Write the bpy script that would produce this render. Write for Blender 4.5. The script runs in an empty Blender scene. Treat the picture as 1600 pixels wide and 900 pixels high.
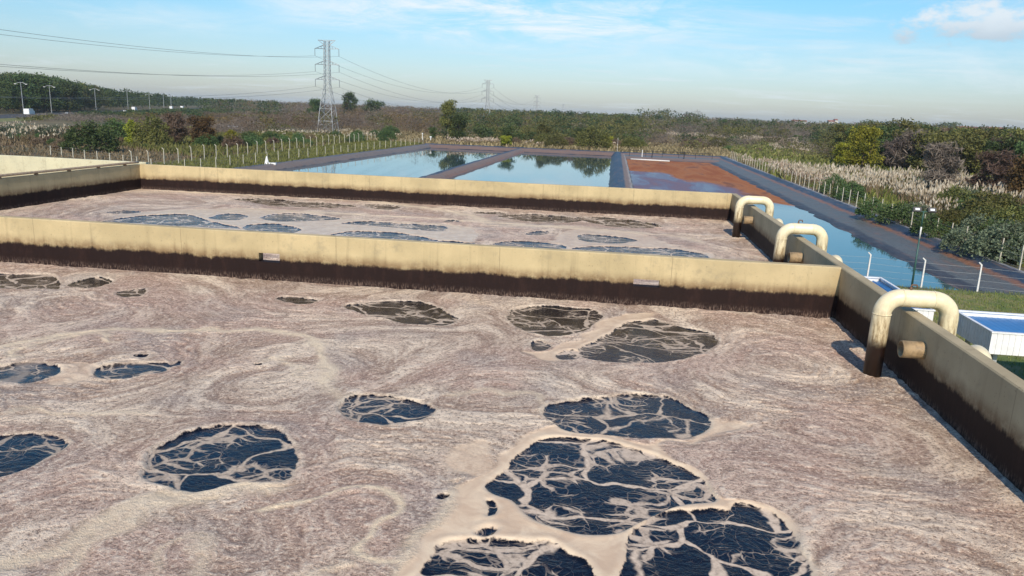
import bpy, bmesh, math, random
import numpy as np
from mathutils import Vector, Matrix
random.seed(7); RS = np.random.RandomState(11)
C = bpy.context.scene.collection
S = bpy.context.scene
R = math.radians

# ------------------------------------------------------------------ camera
FPX = 1190.0; CAMH = 9.6
_up = Vector((.0385, 1, 276.6/FPX)).normalized()
_d = Vector((162, 0, -FPX)); _d.y = -(_up.x*_d.x+_up.z*_d.z)/_up.y; _d.normalize()
_x = _d.cross(_up)
cam = bpy.data.cameras.new('camera'); camo = bpy.data.objects.new('camera', cam); C.objects.link(camo)
cam.sensor_width = 36; cam.lens = FPX/1600*36; cam.clip_end = 20000; cam.clip_start = .1
# rows: world axes expressed in camera space
Mr = Matrix((_x, _d, _up))
camo.matrix_world = Matrix.Translation((0, 0, CAMH)) @ Mr.to_4x4()
S.camera = camo
S.render.resolution_x = 1024; S.render.resolution_y = 576

def at(px, py, z=0.0):
    """ground position seen at a photograph pixel, on the level z"""
    v = Mr @ Vector((px-800, 450-py, -FPX)); t = (z-CAMH)/v.z
    return Vector((v.x*t, v.y*t, z))
def pxof(p):
    c = Mr.transposed() @ (Vector(p)-Vector((0, 0, CAMH)))
    return 800+FPX*c.x/-c.z, 450-FPX*c.y/-c.z

# ------------------------------------------------------------------ light
SUN_EL = 37; SUN_AZ = 4.5            # azimuth measured from straight behind the camera towards +X
sdir = Vector((math.sin(R(SUN_AZ))*math.cos(R(SUN_EL)), -math.cos(R(SUN_AZ))*math.cos(R(SUN_EL)), math.sin(R(SUN_EL))))
sl = bpy.data.lights.new('sun', 'SUN'); sl.energy = 4.6; sl.angle = R(.5); sl.color = (1, .88, .73)
so = bpy.data.objects.new('sun', sl); C.objects.link(so); so.rotation_euler = (-sdir).to_track_quat('-Z', 'Y').to_euler()
so.location = (0, 0, 60)

W = bpy.data.worlds.new('World'); S.world = W; W.use_nodes = True
nt = W.node_tree; nt.nodes.clear()
class NB:
    """tiny node builder"""
    def __init__(s, nt): s.nt = nt
    def n(s, t, **k):
        nd = s.nt.nodes.new(t)
        ins = k.pop('ins', {})
        for a, b in k.items(): setattr(nd, a, b)
        for a, b in ins.items(): s.set(nd.inputs[a], b)
        return nd
    def set(s, sock, v):
        if isinstance(v, bpy.types.NodeSocket): s.nt.links.new(v, sock)
        elif isinstance(v, (tuple, list)) and len(v) == 3 and sock.type == 'RGBA': sock.default_value = (*v, 1)
        else: sock.default_value = v
    def math(s, op, a, b=0.0, c=None, clamp=False):
        m = s.n('ShaderNodeMath', operation=op, use_clamp=clamp); s.set(m.inputs[0], a); s.set(m.inputs[1], b)
        if c is not None: s.set(m.inputs[2], c)
        return m.outputs[0]
    def mix(s, f, a, b, bt='MIX'):
        m = s.n('ShaderNodeMix', data_type='RGBA', blend_type=bt); s.set(m.inputs[0], f)
        s.set(m.inputs[6], a); s.set(m.inputs[7], b); return m.outputs[2]
    def vmath(s, op, a, b=(0, 0, 0)):
        m = s.n('ShaderNodeVectorMath', operation=op); s.set(m.inputs[0], a); s.set(m.inputs[1], b); return m.outputs[0]
    def ss(s, v, a, b, o0=0.0, o1=1.0):
        m = s.n('ShaderNodeMapRange', interpolation_type='SMOOTHSTEP'); s.set(m.inputs[0], v)
        s.set(m.inputs[1], a); s.set(m.inputs[2], b); s.set(m.inputs[3], o0); s.set(m.inputs[4], o1); return m.outputs[0]
    def noise(s, vec, scale, detail=3.0, rough=.55, dist=0.0, out=0):
        m = s.n('ShaderNodeTexNoise', ins={'Scale': scale, 'Detail': detail, 'Roughness': rough, 'Distortion': dist})
        if vec is not None: s.set(m.inputs['Vector'], vec)
        return m.outputs[out]
    def mapv(s, vec, scale=(1, 1, 1), loc=(0, 0, 0), rot=(0, 0, 0)):
        m = s.n('ShaderNodeMapping'); s.set(m.inputs[0], vec); m.inputs[1].default_value = loc
        m.inputs[2].default_value = rot; m.inputs[3].default_value = scale; return m.outputs[0]
    def attr(s, name, vec=False):
        m = s.n('ShaderNodeAttribute', attribute_name=name); return m.outputs[1] if vec else m.outputs[2]
    def xyz(s, v):
        m = s.n('ShaderNodeSeparateXYZ'); s.set(m.inputs[0], v); return m.outputs

def srgb(r, g, b):
    return tuple(((c/255+.055)/1.055)**2.4 if c > 10 else c/255/12.92 for c in (r, g, b))

b = NB(nt)
sky = b.n('ShaderNodeTexSky', sky_type='NISHITA', sun_disc=False, sun_elevation=R(SUN_EL), sun_rotation=R(180-SUN_AZ),
          air_density=1.0, dust_density=.8, ozone_density=1.6, altitude=10)
geo = b.n('ShaderNodeTexCoord').outputs['Generated']
nrm = b.n('ShaderNodeVectorMath', operation='NORMALIZE'); b.set(nrm.inputs[0], geo); dv = nrm.outputs[0]
zz = b.xyz(dv)[2]
# thin high cloud: projected on a plane overhead
dx, dy, dz = b.xyz(dv)
zc = b.math('ADD', b.math('MAXIMUM', dz, 0.0), .07)
cx = b.n('ShaderNodeCombineXYZ'); b.set(cx.inputs[0], b.math('DIVIDE', dx, zc)); b.set(cx.inputs[1], b.math('DIVIDE', dy, zc))
cp = b.mapv(cx.outputs[0], scale=(.55, .9, 1), rot=(0, 0, .25))
wis = b.noise(cp, 1.1, 9, .62, .9)
wis2 = b.noise(b.mapv(cx.outputs[0], scale=(.25, .4, 1), loc=(3.3, 1.2, 0)), 1.0, 3, .5)
cl = b.math('MULTIPLY', b.ss(wis, .47, .80), b.ss(wis2, .38, .62))
# cumulus, a small heap high on the right
cd = (Mr @ Vector((1535-800, 450-38, -FPX))).normalized()
perp = cd.cross(Vector((0, 0, 1))).normalized()
dd = b.vmath('SUBTRACT', dv, tuple(cd))
def dot(v, c):
    m = b.n('ShaderNodeVectorMath', operation='DOT_PRODUCT'); b.set(m.inputs[0], v); m.inputs[1].default_value = c; return m.outputs['Value']
u = b.math('DIVIDE', dot(dd, tuple(perp)), .085); v = b.math('DIVIDE', dot(dd, (0, 0, 1)), .021)
rr = b.math('ADD', b.math('POWER', b.math('ABSOLUTE', u), 2.0), b.math('POWER', b.math('ABSOLUTE', v), 2.0))
cn = b.noise(b.mapv(dv, scale=(1, 1, 1.9)), 26, 8, .6)
cum = b.math('MULTIPLY', b.ss(b.math('ADD', rr, b.math('MULTIPLY', b.math('SUBTRACT', cn, .5), -5.0)), 1.25, .1), .8)
u2 = b.math('DIVIDE', b.math('ADD', dot(dd, tuple(perp)), -.055), .05); v2 = b.math('DIVIDE', b.math('ADD', dot(dd, (0, 0, 1)), -.04), .012)
tint = b.mix(b.ss(zz, -.01, .22), (0.92, 0.97, 1.15), (0.66, 1.22, 1.38)); tint = b.mix(b.ss(zz, .22, .55), tint, (.42, .85, 1.35))
skc = b.mix(1.0, sky.outputs[0], tint, 'MULTIPLY')
skc = b.mix(b.math('MULTIPLY', cl, .75), skc, (7.2, 8.0, 8.6))
ccol = b.mix(b.ss(b.math('ADD', v, b.math('MULTIPLY', cn, .9)), -.6, 1.0), (4.8, 5.4, 6.2), (8.0, 8.3, 8.6))
skc = b.mix(cum, skc, ccol)
for (qx, qy, sx_, sz_, am) in ((800, 22, .28, .040, 1.0), (520, 20, .12, .018, .55), (120, 20, .22, .02, .35), (1250, 95, .26, .022, .4), (1530, 110, .2, .03, .35)):
    wd = (Mr @ Vector((qx-800, 450-qy, -FPX))).normalized(); wpz = wd.cross(Vector((0, 0, 1))).normalized(); dq = b.vmath('SUBTRACT', dv, tuple(wd))
    e_ = b.math('ADD', b.math('POWER', b.math('ABSOLUTE', b.math('DIVIDE', dot(dq, tuple(wpz)), sx_)), 2.0), b.math('POWER', b.math('ABSOLUTE', b.math('DIVIDE', dot(dq, (0, 0, 1)), sz_)), 2.0))
    nn = b.noise(b.mapv(dv, scale=(3, 3, 16), loc=(qx*.01, 0, 0), rot=(.05, .05, 0)), 2.6, 8, .68, .5)
    skc = b.mix(b.math('MULTIPLY', b.math('MULTIPLY', b.ss(e_, 1.6, 0), b.ss(nn, .36, .72)), am), skc, (8.3, 8.9, 9.3))
bg = b.n('ShaderNodeBackground', ins={'Color': skc, 'Strength': .108})
out = b.n('ShaderNodeOutputWorld'); nt.links.new(bg.outputs[0], out.inputs[0])

S.view_settings.view_transform = 'Standard'; S.view_settings.look = 'None'; S.view_settings.gamma = 1
S.view_settings.use_curve_mapping = False; S.view_settings.exposure = 0.0
S.render.engine = 'CYCLES'

# ------------------------------------------------------------------ helpers
def tag(o, label=None, cat=None, group=None, kind=None):
    if label: o['label'] = label
    if cat: o['category'] = cat
    if group: o['group'] = group
    if kind: o['kind'] = kind
    return o
def empty(name, loc=(0, 0, 0), rz=0.0):
    o = bpy.data.objects.new(name, None); C.objects.link(o); o.location = loc; o.rotation_euler = (0, 0, rz)
    o.empty_display_size = .3; return o
def mesh_obj(name, me, parent=None):
    o = bpy.data.objects.new(name, me); C.objects.link(o)
    if parent: o.parent = parent
    return o
def np_mesh(name, V, F, mat, smooth=False, attrs=None):
    """V (n,3), F (m,4) quads or (m,3) tris"""
    V = np.asarray(V, np.float32); F = np.asarray(F, np.int32)
    me = bpy.data.meshes.new(name); me.vertices.add(len(V)); me.vertices.foreach_set('co', V.ravel())
    k = F.shape[1]; me.loops.add(F.size); me.loops.foreach_set('vertex_index', F.ravel())
    me.polygons.add(len(F)); me.polygons.foreach_set('loop_start', np.arange(0, F.size, k, dtype=np.int32))
    try: me.polygons.foreach_set('loop_total', np.full(len(F), k, np.int32))
    except Exception: pass
    me.polygons.foreach_set('use_smooth', np.full(len(F), smooth, bool))
    for an, av in (attrs or {}).items():
        av = np.asarray(av, np.float32)
        if av.ndim == 2:
            a = me.attributes.new(an, 'FLOAT_VECTOR', 'POINT'); a.data.foreach_set('vector', av.ravel())
        else:
            a = me.attributes.new(an, 'FLOAT', 'POINT'); a.data.foreach_set('value', av)
    me.materials.append(mat); me.update(); me.validate(); return me
class MB:
    def __init__(s): s.v = []; s.f = []
    def box(s, c, sz, rot=None):
        n = len(s.v); hx, hy, hz = sz[0]/2, sz[1]/2, sz[2]/2
        for dx in (-hx, hx):
            for dy in (-hy, hy):
                for dz in (-hz, hz):
                    p = Vector((dx, dy, dz))
                    if rot is not None: p = rot @ p
                    s.v.append(tuple(p+Vector(c)))
        s.f += [tuple(n+i for i in q) for q in ((0, 1, 3, 2), (4, 6, 7, 5), (0, 4, 5, 1), (2, 3, 7, 6), (0, 2, 6, 4), (1, 5, 7, 3))]
        return s
    def bar(s, a, b_, w, sides=4, w2=None, cap=True):
        a = Vector(a); b_ = Vector(b_); d = (b_-a).normalized()
        t = Vector((0, 0, 1)) if abs(d.z) < .95 else Vector((1, 0, 0))
        e1 = d.cross(t).normalized(); e2 = d.cross(e1); w2 = w if w2 is None else w2
        n = len(s.v)
        for p, ww in ((a, w), (b_, w2)):
            for i in range(sides):
                an = 2*math.pi*(i+.5)/sides; s.v.append(tuple(p+(e1*math.cos(an)+e2*math.sin(an))*ww))
        for i in range(sides):
            j = (i+1) % sides; s.f.append((n+i, n+j, n+sides+j, n+sides+i))
        if cap: s.f.append(tuple(n+i for i in range(sides))[::-1]); s.f.append(tuple(n+sides+i for i in range(sides)))
        return s
    def tube(s, pts, r, sides=20, cap=True):
        pts = [Vector(p) for p in pts]; n0 = len(s.v); fr = None
        for i, p in enumerate(pts):
            d = (pts[min(i+1, len(pts)-1)]-pts[max(i-1, 0)]).normalized()
            if fr is None:
                t = Vector((0, 0, 1)) if abs(d.z) < .9 else Vector((0, 1, 0)); fr = d.cross(t).normalized()
            fr = (fr-d*fr.dot(d)).normalized(); e2 = d.cross(fr); rr_ = r[i] if isinstance(r, (list, tuple)) else r
            for k in range(sides):
                an = 2*math.pi*k/sides; s.v.append(tuple(p+(fr*math.cos(an)+e2*math.sin(an))*rr_))
        for i in range(len(pts)-1):
            for k in range(sides):
                j = (k+1) % sides; a = n0+i*sides
                s.f.append((a+k, a+j, a+sides+j, a+sides+k))
        if cap:
            s.f.append(tuple(n0+k for k in range(sides))[::-1]); m = n0+(len(pts)-1)*sides
            s.f.append(tuple(m+k for k in range(sides)))
        return s
    def quad(s, *p):
        n = len(s.v); s.v += [tuple(q) for q in p]; s.f.append(tuple(range(n, n+len(p)))); return s
    def mesh(s, name, mat, smooth=False, bevel=0):
        me = bpy.data.meshes.new(name); me.from_pydata(s.v, [], s.f); me.materials.append(mat)
        bm = bmesh.new(); bm.from_mesh(me); bmesh.ops.recalc_face_normals(bm, faces=bm.faces)
        if bevel: bmesh.ops.bevel(bm, geom=list(bm.edges), offset=bevel, segments=2, affect='EDGES', clamp_overlap=True)
        for f in bm.faces: f.smooth = smooth and len(f.verts) < 8
        bm.to_mesh(me); bm.free(); return me
    def build(s, name, mat, parent=None, smooth=False, bevel=0):
        return mesh_obj(name, s.mesh(name, mat, smooth, bevel), parent)
def fillet(pts, r, n=8):
    pts = [Vector(p) for p in pts]; o = [pts[0]]
    for i in range(1, len(pts)-1):
        p = pts[i]; a = (pts[i-1]-p).normalized(); c = (pts[i+1]-p).normalized(); ang = a.angle(c); t = r/math.tan(ang/2)
        p0 = p+a*t; p1 = p+c*t; ce = p+(a+c).normalized()*(r/math.sin(ang/2))
        v0 = p0-ce; v1 = p1-ce; th = v0.angle(v1)
        for k in range(n+1):
            f_ = k/n; o.append(ce+(v0*math.sin((1-f_)*th)+v1*math.sin(f_*th))/math.sin(th))
    o.append(pts[-1]); return o

def material(name):
    m = bpy.data.materials.new(name); m.use_nodes = True; t = m.node_tree; t.nodes.clear(); nb = NB(t)
    o = nb.n('ShaderNodeOutputMaterial'); p = nb.n('ShaderNodeBsdfPrincipled'); t.links.new(p.outputs[0], o.inputs[0])
    nb.p = p; nb.out = o; return m, nb
def bump(nb, h, strength=.3, dist=.02, normal=None):
    m = nb.n('ShaderNodeBump', ins={'Height': h, 'Strength': strength, 'Distance': dist})
    if normal: nb.set(m.inputs['Normal'], normal)
    return m.outputs[0]
def simple(name, col, rough=.6, var=.25, scale=6, metal=0.0, col2=None, bumpd=.0):
    m, nb = material(name); co = nb.n('ShaderNodeTexCoord').outputs['Object']
    n1 = nb.noise(co, scale, 5, .6)
    c2 = col2 or tuple(c*(1-var) for c in col)
    nb.set(nb.p.inputs['Base Color'], nb.mix(nb.ss(n1, .35, .68), col, c2)); nb.p.inputs['Roughness'].default_value = rough
    nb.p.inputs['Metallic'].default_value = metal
    if bumpd: nb.set(nb.p.inputs['Normal'], bump(nb, n1, .5, bumpd))
    return m

# ------------------------------------------------------------------ materials
def wall_material(name, base, base2, stain_z=5.72):
    m, nb = material(name); g = nb.n('ShaderNodeNewGeometry'); pos = g.outputs['Position']; nrm_ = g.outputs['Normal']
    x, y, z = nb.xyz(pos)
    st = nb.noise(nb.mapv(pos, scale=(7, 7, .35)), 1.0, 5, .6)
    bl = nb.noise(pos, .9, 4, .55); sp = nb.noise(pos, 19, 3, .7)
    c = nb.mix(nb.ss(bl, .3, .7), base, base2)
    c = nb.mix(nb.math('MULTIPLY', nb.ss(st, .52, .80), .38), c, tuple(q*.5 for q in base2))
    c = nb.mix(nb.math('MULTIPLY', nb.ss(sp, .62, .72), .6), c, (.13, .10, .06)); blt = nb.noise(pos, 2.6, 6, .7); c = nb.mix(nb.ss(blt, .52, .72, 0, .5), c, (.30, .25, .16))
    # faint casting joints every few metres
    jx = nb.math('ABSOLUTE', nb.math('SUBTRACT', nb.math('FRACT', nb.math('MULTIPLY', nb.math('ADD', nb.math('ADD', x, y), 3.1), 1/4.1)), .5))
    c = nb.mix(nb.ss(jx, .0035, .001, 0, .45), c, (.16, .12, .07))
    # grime creeping up above the wet line, then the dark wet band itself
    e = nb.math('ADD', z, nb.math('ADD', nb.math('MULTIPLY', nb.math('SUBTRACT', nb.noise(nb.mapv(pos, scale=(1, 1, .5)), .8, 7, .72), .5), -.26),
                                  nb.math('MULTIPLY', nb.math('SUBTRACT', st, .5), -.14)))
    c = nb.mix(nb.math('MULTIPLY', nb.ss(e, stain_z+.30, stain_z+.0, 0, .85), nb.ss(nb.noise(pos, 4.5, 5, .7), .3, .6, .45, 1)), c, (.15, .085, .04))
    dark = nb.ss(nb.math('ADD', e, nb.math('MULTIPLY', nb.math('SUBTRACT', sp, .5), .10)), stain_z+.05, stain_z-.04)
    dn = nb.noise(nb.mapv(pos, scale=(5, 5, 1.5)), 1, 5, .7)
    c = nb.mix(dark, c, nb.mix(nb.ss(dn, .45, .75), (.013, .005, .004), (.026, .011, .008)))
    drip = nb.math('MULTIPLY', nb.ss(nb.noise(nb.mapv(pos, scale=(31, 31, 7)), 1, 4, .8), .47, .62), nb.ss(z, 5.40, 5.22))
    c = nb.mix(nb.math('MULTIPLY', drip, .75), c, (.20, .14, .11))
    nb.set(nb.p.inputs['Base Color'], c); nb.set(nb.p.inputs['Roughness'], nb.mix(dark, (.8, .8, .8), (.72, .72, .72)))
    nb.p.inputs['Specular IOR Level'].default_value = .25
    h = nb.math('ADD', nb.math('MULTIPLY', sp, .5), bl)
    nb.set(nb.p.inputs['Normal'], bump(nb, h, .5, .012)); return m
M_wall = wall_material('wall_paint', (.56, .445, .25), (.44, .35, .195))
M_wallr = wall_material('wall_paint_weathered_shaded', (.47, .39, .245), (.38, .31, .19))  # right wall: greyer with dirt, and its shade is painted into the colour
M_wallpale = wall_material('wall_paint_pale', (.60, .56, .38), (.52, .49, .34), 4.2)

def foam_material():
    m, nb = material('foam_and_liquor'); pos = nb.n('ShaderNodeNewGeometry').outputs['Position']
    hole, veil, smo = nb.attr('hole'), nb.attr('veil'), nb.attr('smooth_zone')
    fine, med, coarse, streak = nb.attr('fine'), nb.attr('med'), nb.attr('coarse'), nb.attr('streak')
    n_e = nb.noise(pos, 7, 4, .65); n_w = nb.noise(pos, 1.5, 1.5, .5, 0, 1); n_w2 = nb.noise(pos, 5.5, 2, .5, 0, 1)
    # ---- foam colour
    n_w2_ = nb.noise(pos, 5, 2, .5, 0, 1)
    c = nb.mix(nb.ss(coarse, -1.0, 1.2), (.47, .33, .235), (.88, .705, .52))
    pink = nb.noise(pos, .45, 3, .5)
    c = nb.mix(nb.ss(pink, .42, .64, 0, .7), c, (.56, .37, .28))
    grey = nb.noise(nb.mapv(pos, loc=(7, 3, 0)), .6, 3, .5)
    c = nb.mix(nb.ss(grey, .48, .68, 0, .6), c, (.40, .335, .29))
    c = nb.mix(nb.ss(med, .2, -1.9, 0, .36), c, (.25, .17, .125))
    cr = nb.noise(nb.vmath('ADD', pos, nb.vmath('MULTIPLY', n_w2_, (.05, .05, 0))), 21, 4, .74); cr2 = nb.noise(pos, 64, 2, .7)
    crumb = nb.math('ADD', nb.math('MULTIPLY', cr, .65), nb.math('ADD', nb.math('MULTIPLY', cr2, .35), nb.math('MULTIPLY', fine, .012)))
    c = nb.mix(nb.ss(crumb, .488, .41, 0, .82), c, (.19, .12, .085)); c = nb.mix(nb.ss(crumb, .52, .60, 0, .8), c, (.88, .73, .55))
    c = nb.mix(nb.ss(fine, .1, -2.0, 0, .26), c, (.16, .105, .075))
    c = nb.mix(nb.ss(fine, .7, 2.2, 0, .35), c, (.78, .67, .53))
    c = nb.mix(nb.math('MULTIPLY', streak, .85), c, (.86, .70, .48))
    smc = nb.mix(nb.ss(nb.noise(nb.mapv(pos, scale=(1.5, 1.5, 1)), 2.2, 5, .6, .6), .35, .7), (.62, .45, .30), (.77, .60, .41))
    c = nb.mix(smo, c, smc)
    # ---- liquor windows and veins
    he = nb.math('ADD', hole, nb.math('MULTIPLY', nb.math('SUBTRACT', n_e, .5), .13))
    inside = nb.ss(he, -.008, .012)
    rim = nb.math('MULTIPLY', nb.ss(he, -.10, -.012), nb.ss(he, .0, -.012))
    c = nb.mix(nb.math('MULTIPLY', rim, .3), c, (.74, .64, .48))
    wp = nb.vmath('ADD', pos, nb.vmath('MULTIPLY', nb.vmath('SUBTRACT', n_w, (.5, .5, .5)), (.62, .62, 0)))
    wp = nb.vmath('ADD', wp, nb.vmath('MULTIPLY', nb.vmath('SUBTRACT', n_w2, (.5, .5, .5)), (.10, .10, 0)))
    wp = nb.mapv(wp, scale=(1, 1, 0))
    def vor(scale, sc=(1, 1, 1)):
        v_ = nb.n('ShaderNodeTexVoronoi', feature='DISTANCE_TO_EDGE', ins={'Scale': scale}); nb.set(v_.inputs['Vector'], nb.mapv(wp, scale=sc)); return v_.outputs['Distance']
    rag = nb.noise(pos, 16, 4, .7)                       # ragged edges of the film
    patch = nb.noise(nb.mapv(pos, loc=(4, 9, 0)), 1.15, 2, .5); patch2 = nb.noise(nb.mapv(pos, loc=(1, 2, 0)), 2.3, 2, .5)
    rg = nb.math('MULTIPLY', nb.math('SUBTRACT', rag, .5), .10)
    d1, d2, d3 = nb.math('ADD', vor(.95, (.8, 1.15, 1)), nb.math('MULTIPLY', rg, .22)), nb.math('ADD', vor(3.4, (.75, 1.1, 1)), rg), nb.math('ADD', vor(8.5, (.8, 1.1, 1)), nb.math('MULTIPLY', rg, 1.3))
    w1 = nb.math('ADD', nb.ss(patch2, .42, .70, .002, .034), nb.math('MULTIPLY', veil, .024))
    v1 = nb.math('MULTIPLY', nb.ss(nb.math('SUBTRACT', d1, w1), .012, -.012), nb.ss(veil, .02, .3))
    w2 = nb.math('ADD', nb.ss(patch, .42, .64, -.06, .062), nb.math('MULTIPLY', veil, .048))
    v2 = nb.math('MULTIPLY', nb.ss(nb.math('SUBTRACT', d2, w2), .03, -.03), .88)
    w3 = nb.math('ADD', nb.ss(patch, .38, .66, -.05, .05), nb.math('MULTIPLY', veil, .03))
    v3 = nb.math('MULTIPLY', nb.ss(nb.math('SUBTRACT', d3, w3), .06, -.05), .38)
    vein = nb.math('MAXIMUM', nb.math('MAXIMUM', v1, v2), v3)
    thin = nb.noise(pos, 14, 4, .7)
    vein = nb.math('MULTIPLY', vein, nb.ss(thin, .22, .5, .55, 1.0))
    liquid = nb.math('MULTIPLY', inside, nb.math('SUBTRACT', 1.0, vein), clamp=True)
    c = nb.mix(inside, c, nb.mix(nb.ss(thin, .3, .7), (.50, .385, .28), (.70, .56, .42)))
    p = nb.p; nb.set(p.inputs['Base Color'], c); nb.set(p.inputs['Roughness'], nb.ss(nb.math('MULTIPLY', smo, nb.ss(nb.xyz(pos)[1], 17.9, 18.2)), 0, 1, .62, .25)); p.inputs['Specular IOR Level'].default_value = .4
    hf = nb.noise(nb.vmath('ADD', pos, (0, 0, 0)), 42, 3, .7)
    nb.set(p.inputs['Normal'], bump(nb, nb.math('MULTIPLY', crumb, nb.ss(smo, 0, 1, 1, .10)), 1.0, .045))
    q = nb.n('ShaderNodeBsdfPrincipled'); q.inputs['Base Color'].default_value = (.005, .006, .010, 1); q.inputs['Roughness'].default_value = .07
    q.inputs['IOR'].default_value = 1.42; q.inputs['Specular IOR Level'].default_value = .5
    rip = nb.math('ADD', nb.noise(nb.mapv(wp, scale=(1, 1.6, 1)), 9, 4, .65, .5), nb.math('MULTIPLY', nb.noise(pos, 30, 2, .6), .35))
    nb.set(q.inputs['Normal'], bump(nb, rip, .45, .025))
    mx = nb.n('ShaderNodeMixShader'); nb.set(mx.inputs[0], liquid)
    nb.nt.links.new(p.outputs[0], mx.inputs[1]); nb.nt.links.new(q.outputs[0], mx.inputs[2]); nb.nt.links.new(mx.outputs[0], nb.out.inputs[0])
    return m
M_foam = foam_material()

def cream_pipe():
    m, nb = material('pipe_paint'); g = nb.n('ShaderNodeNewGeometry'); pos = g.outputs['Position']; z = nb.xyz(pos)[2]
    n1 = nb.noise(pos, 5, 5, .65); n2 = nb.noise(nb.mapv(pos, scale=(14, 14, 3)), 1, 4, .7)
    c = nb.mix(nb.ss(n1, .35, .7), (.84, .74, .50), (.76, .64, .40))
    low = nb.math('ADD', z, nb.math('MULTIPLY', nb.math('SUBTRACT', n2, .5), .5))
    c = nb.mix(nb.math('MULTIPLY', nb.ss(low, 6.75, 6.05), nb.ss(n2, .38, .68)), c, (.26, .17, .08))
    c = nb.mix(nb.ss(nb.noise(pos, 32, 3, .7), .66, .74, 0, .5), c, (.18, .11, .05))
    lo2 = nb.math('ADD', z, nb.math('MULTIPLY', nb.math('SUBTRACT', n1, .5), .25))
    c = nb.mix(nb.ss(lo2, 5.98, 5.72), c, (.022, .011, .008))
    nb.set(nb.p.inputs['Base Color'], c); nb.p.inputs['Roughness'].default_value = .42
    nb.set(nb.p.inputs['Normal'], bump(nb, n1, .3, .006)); return m
M_pipe = cream_pipe()
M_pipeout = simple('pipe_paint_clean', (.76, .67, .45), .4, .12, 6)
M_darkin = simple('pipe_inside', (.03, .018, .012), .6)
M_rust = simple('rusty_metal', (.16, .09, .05), .7, .4, 20)
M_white = simple('white_painted_steel', (.80, .80, .79), .45, .10, 3)
M_bluer = simple('blue_roof_sheet', (.045, .20, .46), .5, .18, 2)
M_green = simple('green_pole_paint', (.035, .10, .085), .5, .2, 8)
M_black = simple('black_metal', (.02, .02, .022), .5, .2, 10)
M_glass, nb_ = material('lamp_glass'); nb_.p.inputs['Base Color'].default_value = (.75, .78, .8, 1); nb_.p.inputs['Roughness'].default_value = .25
M_conc = simple('fence_concrete', (.56, .52, .41), .8, .3, 9, bumpd=.01)
M_concw = simple('fence_concrete_white', (.72, .71, .68), .8, .2, 9, bumpd=.01)
M_steel = simple('galvanised_steel', (.42, .44, .45), .55, .25, 2, .3)
M_cable = simple('cable_metal', (.16, .18, .19), .6, .1, 1)
M_bark = simple('bark', (.16, .12, .085), .9, .45, 5, bumpd=.03)
M_barkp = simple('pale_bark', (.32, .28, .22), .9, .4, 5, bumpd=.03)

def leaf_material(name, ca, cb, trans=.25, rnd=.25):
    m, nb = material(name); t = nb.attr('tint'); oi = nb.n('ShaderNodeObjectInfo').outputs['Random']
    pos = nb.n('ShaderNodeNewGeometry').outputs['Position']
    n = nb.noise(pos, .12, 2, .5)
    f_ = nb.math('ADD', t, nb.math('MULTIPLY', nb.math('SUBTRACT', n, .5), .8), clamp=True)
    c = nb.mix(f_, ca, cb)
    hsv = nb.n('ShaderNodeHueSaturation'); nb.set(hsv.inputs['Color'], c)
    nb.set(hsv.inputs['Value'], nb.ss(oi, 0, 1, 1-rnd, 1+rnd)); nb.set(hsv.inputs['Hue'], nb.ss(oi, 0, 1, .485, .515))
    nb.set(nb.p.inputs['Base Color'], hsv.outputs[0]); nb.p.inputs['Roughness'].default_value = .6; nb.p.inputs['Specular IOR Level'].default_value = .2
    tr = nb.n('ShaderNodeBsdfTranslucent'); nb.set(tr.inputs[0], hsv.outputs[0]); mx = nb.n('ShaderNodeMixShader'); mx.inputs[0].default_value = trans
    nb.nt.links.new(nb.p.outputs[0], mx.inputs[1]); nb.nt.links.new(tr.outputs[0], mx.inputs[2]); nb.nt.links.new(mx.outputs[0], nb.out.inputs[0])
    return m
L_dark = leaf_material('leaf_dark_green', (.036, .066, .024), (.115, .16, .05))
L_olive = leaf_material('leaf_olive', (.085, .095, .027), (.215, .205, .06))
L_yel = leaf_material('leaf_yellow_green', (.14, .16, .018), (.38, .37, .04))
L_green = leaf_material('leaf_fresh_green', (.05, .09, .03), (.13, .19, .065))
L_brown = leaf_material('twig_brown', (.085, .055, .038), (.22, .155, .105), .15)
L_purple = leaf_material('twig_grey_purple', (.085, .065, .055), (.22, .175, .145), .15)
L_rust = leaf_material('leaf_rust_brown', (.095, .060, .022), (.18, .12, .04))
L_plume = leaf_material('pampas_plume', (.44, .34, .23), (.80, .71, .57), .35, .05)
L_straw = leaf_material('dry_grass', (.16, .125, .065), (.34, .27, .15), .2)
L_lawn = leaf_material('lawn_grass', (.08, .12, .022), (.26, .27, .07), .2)
L_grey = leaf_material('leaf_grey_green', (.07, .09, .055), (.19, .22, .13))

def ground_material():
    m, nb = material('field_ground'); pos = nb.n('ShaderNodeNewGeometry').outputs['Position']
    a = nb.noise(nb.mapv(pos, scale=(1, .6, 1)), .035, 6, .6); d = nb.noise(pos, .5, 5, .65); e = nb.noise(nb.mapv(pos, loc=(40, 9, 0)), .06, 5, .6)
    c = nb.mix(nb.ss(a, .38, .62), (.095, .09, .035), (.19, .145, .07))
    c = nb.mix(nb.ss(e, .54, .66, 0, .8), c, (.15, .075, .04))
    c = nb.mix(nb.ss(d, .35, .7, 0, .6), c, (.085, .075, .035))
    nb.set(nb.p.inputs['Base Color'], c); nb.p.inputs['Roughness'].default_value = .95
    nb.set(nb.p.inputs['Normal'], bump(nb, d, .8, .15)); return m
M_ground = ground_material()
M_lawn = simple('lawn_ground', (.10, .14, .03), .95, .3, .7, col2=(.24, .20, .08), bumpd=.05)

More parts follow.
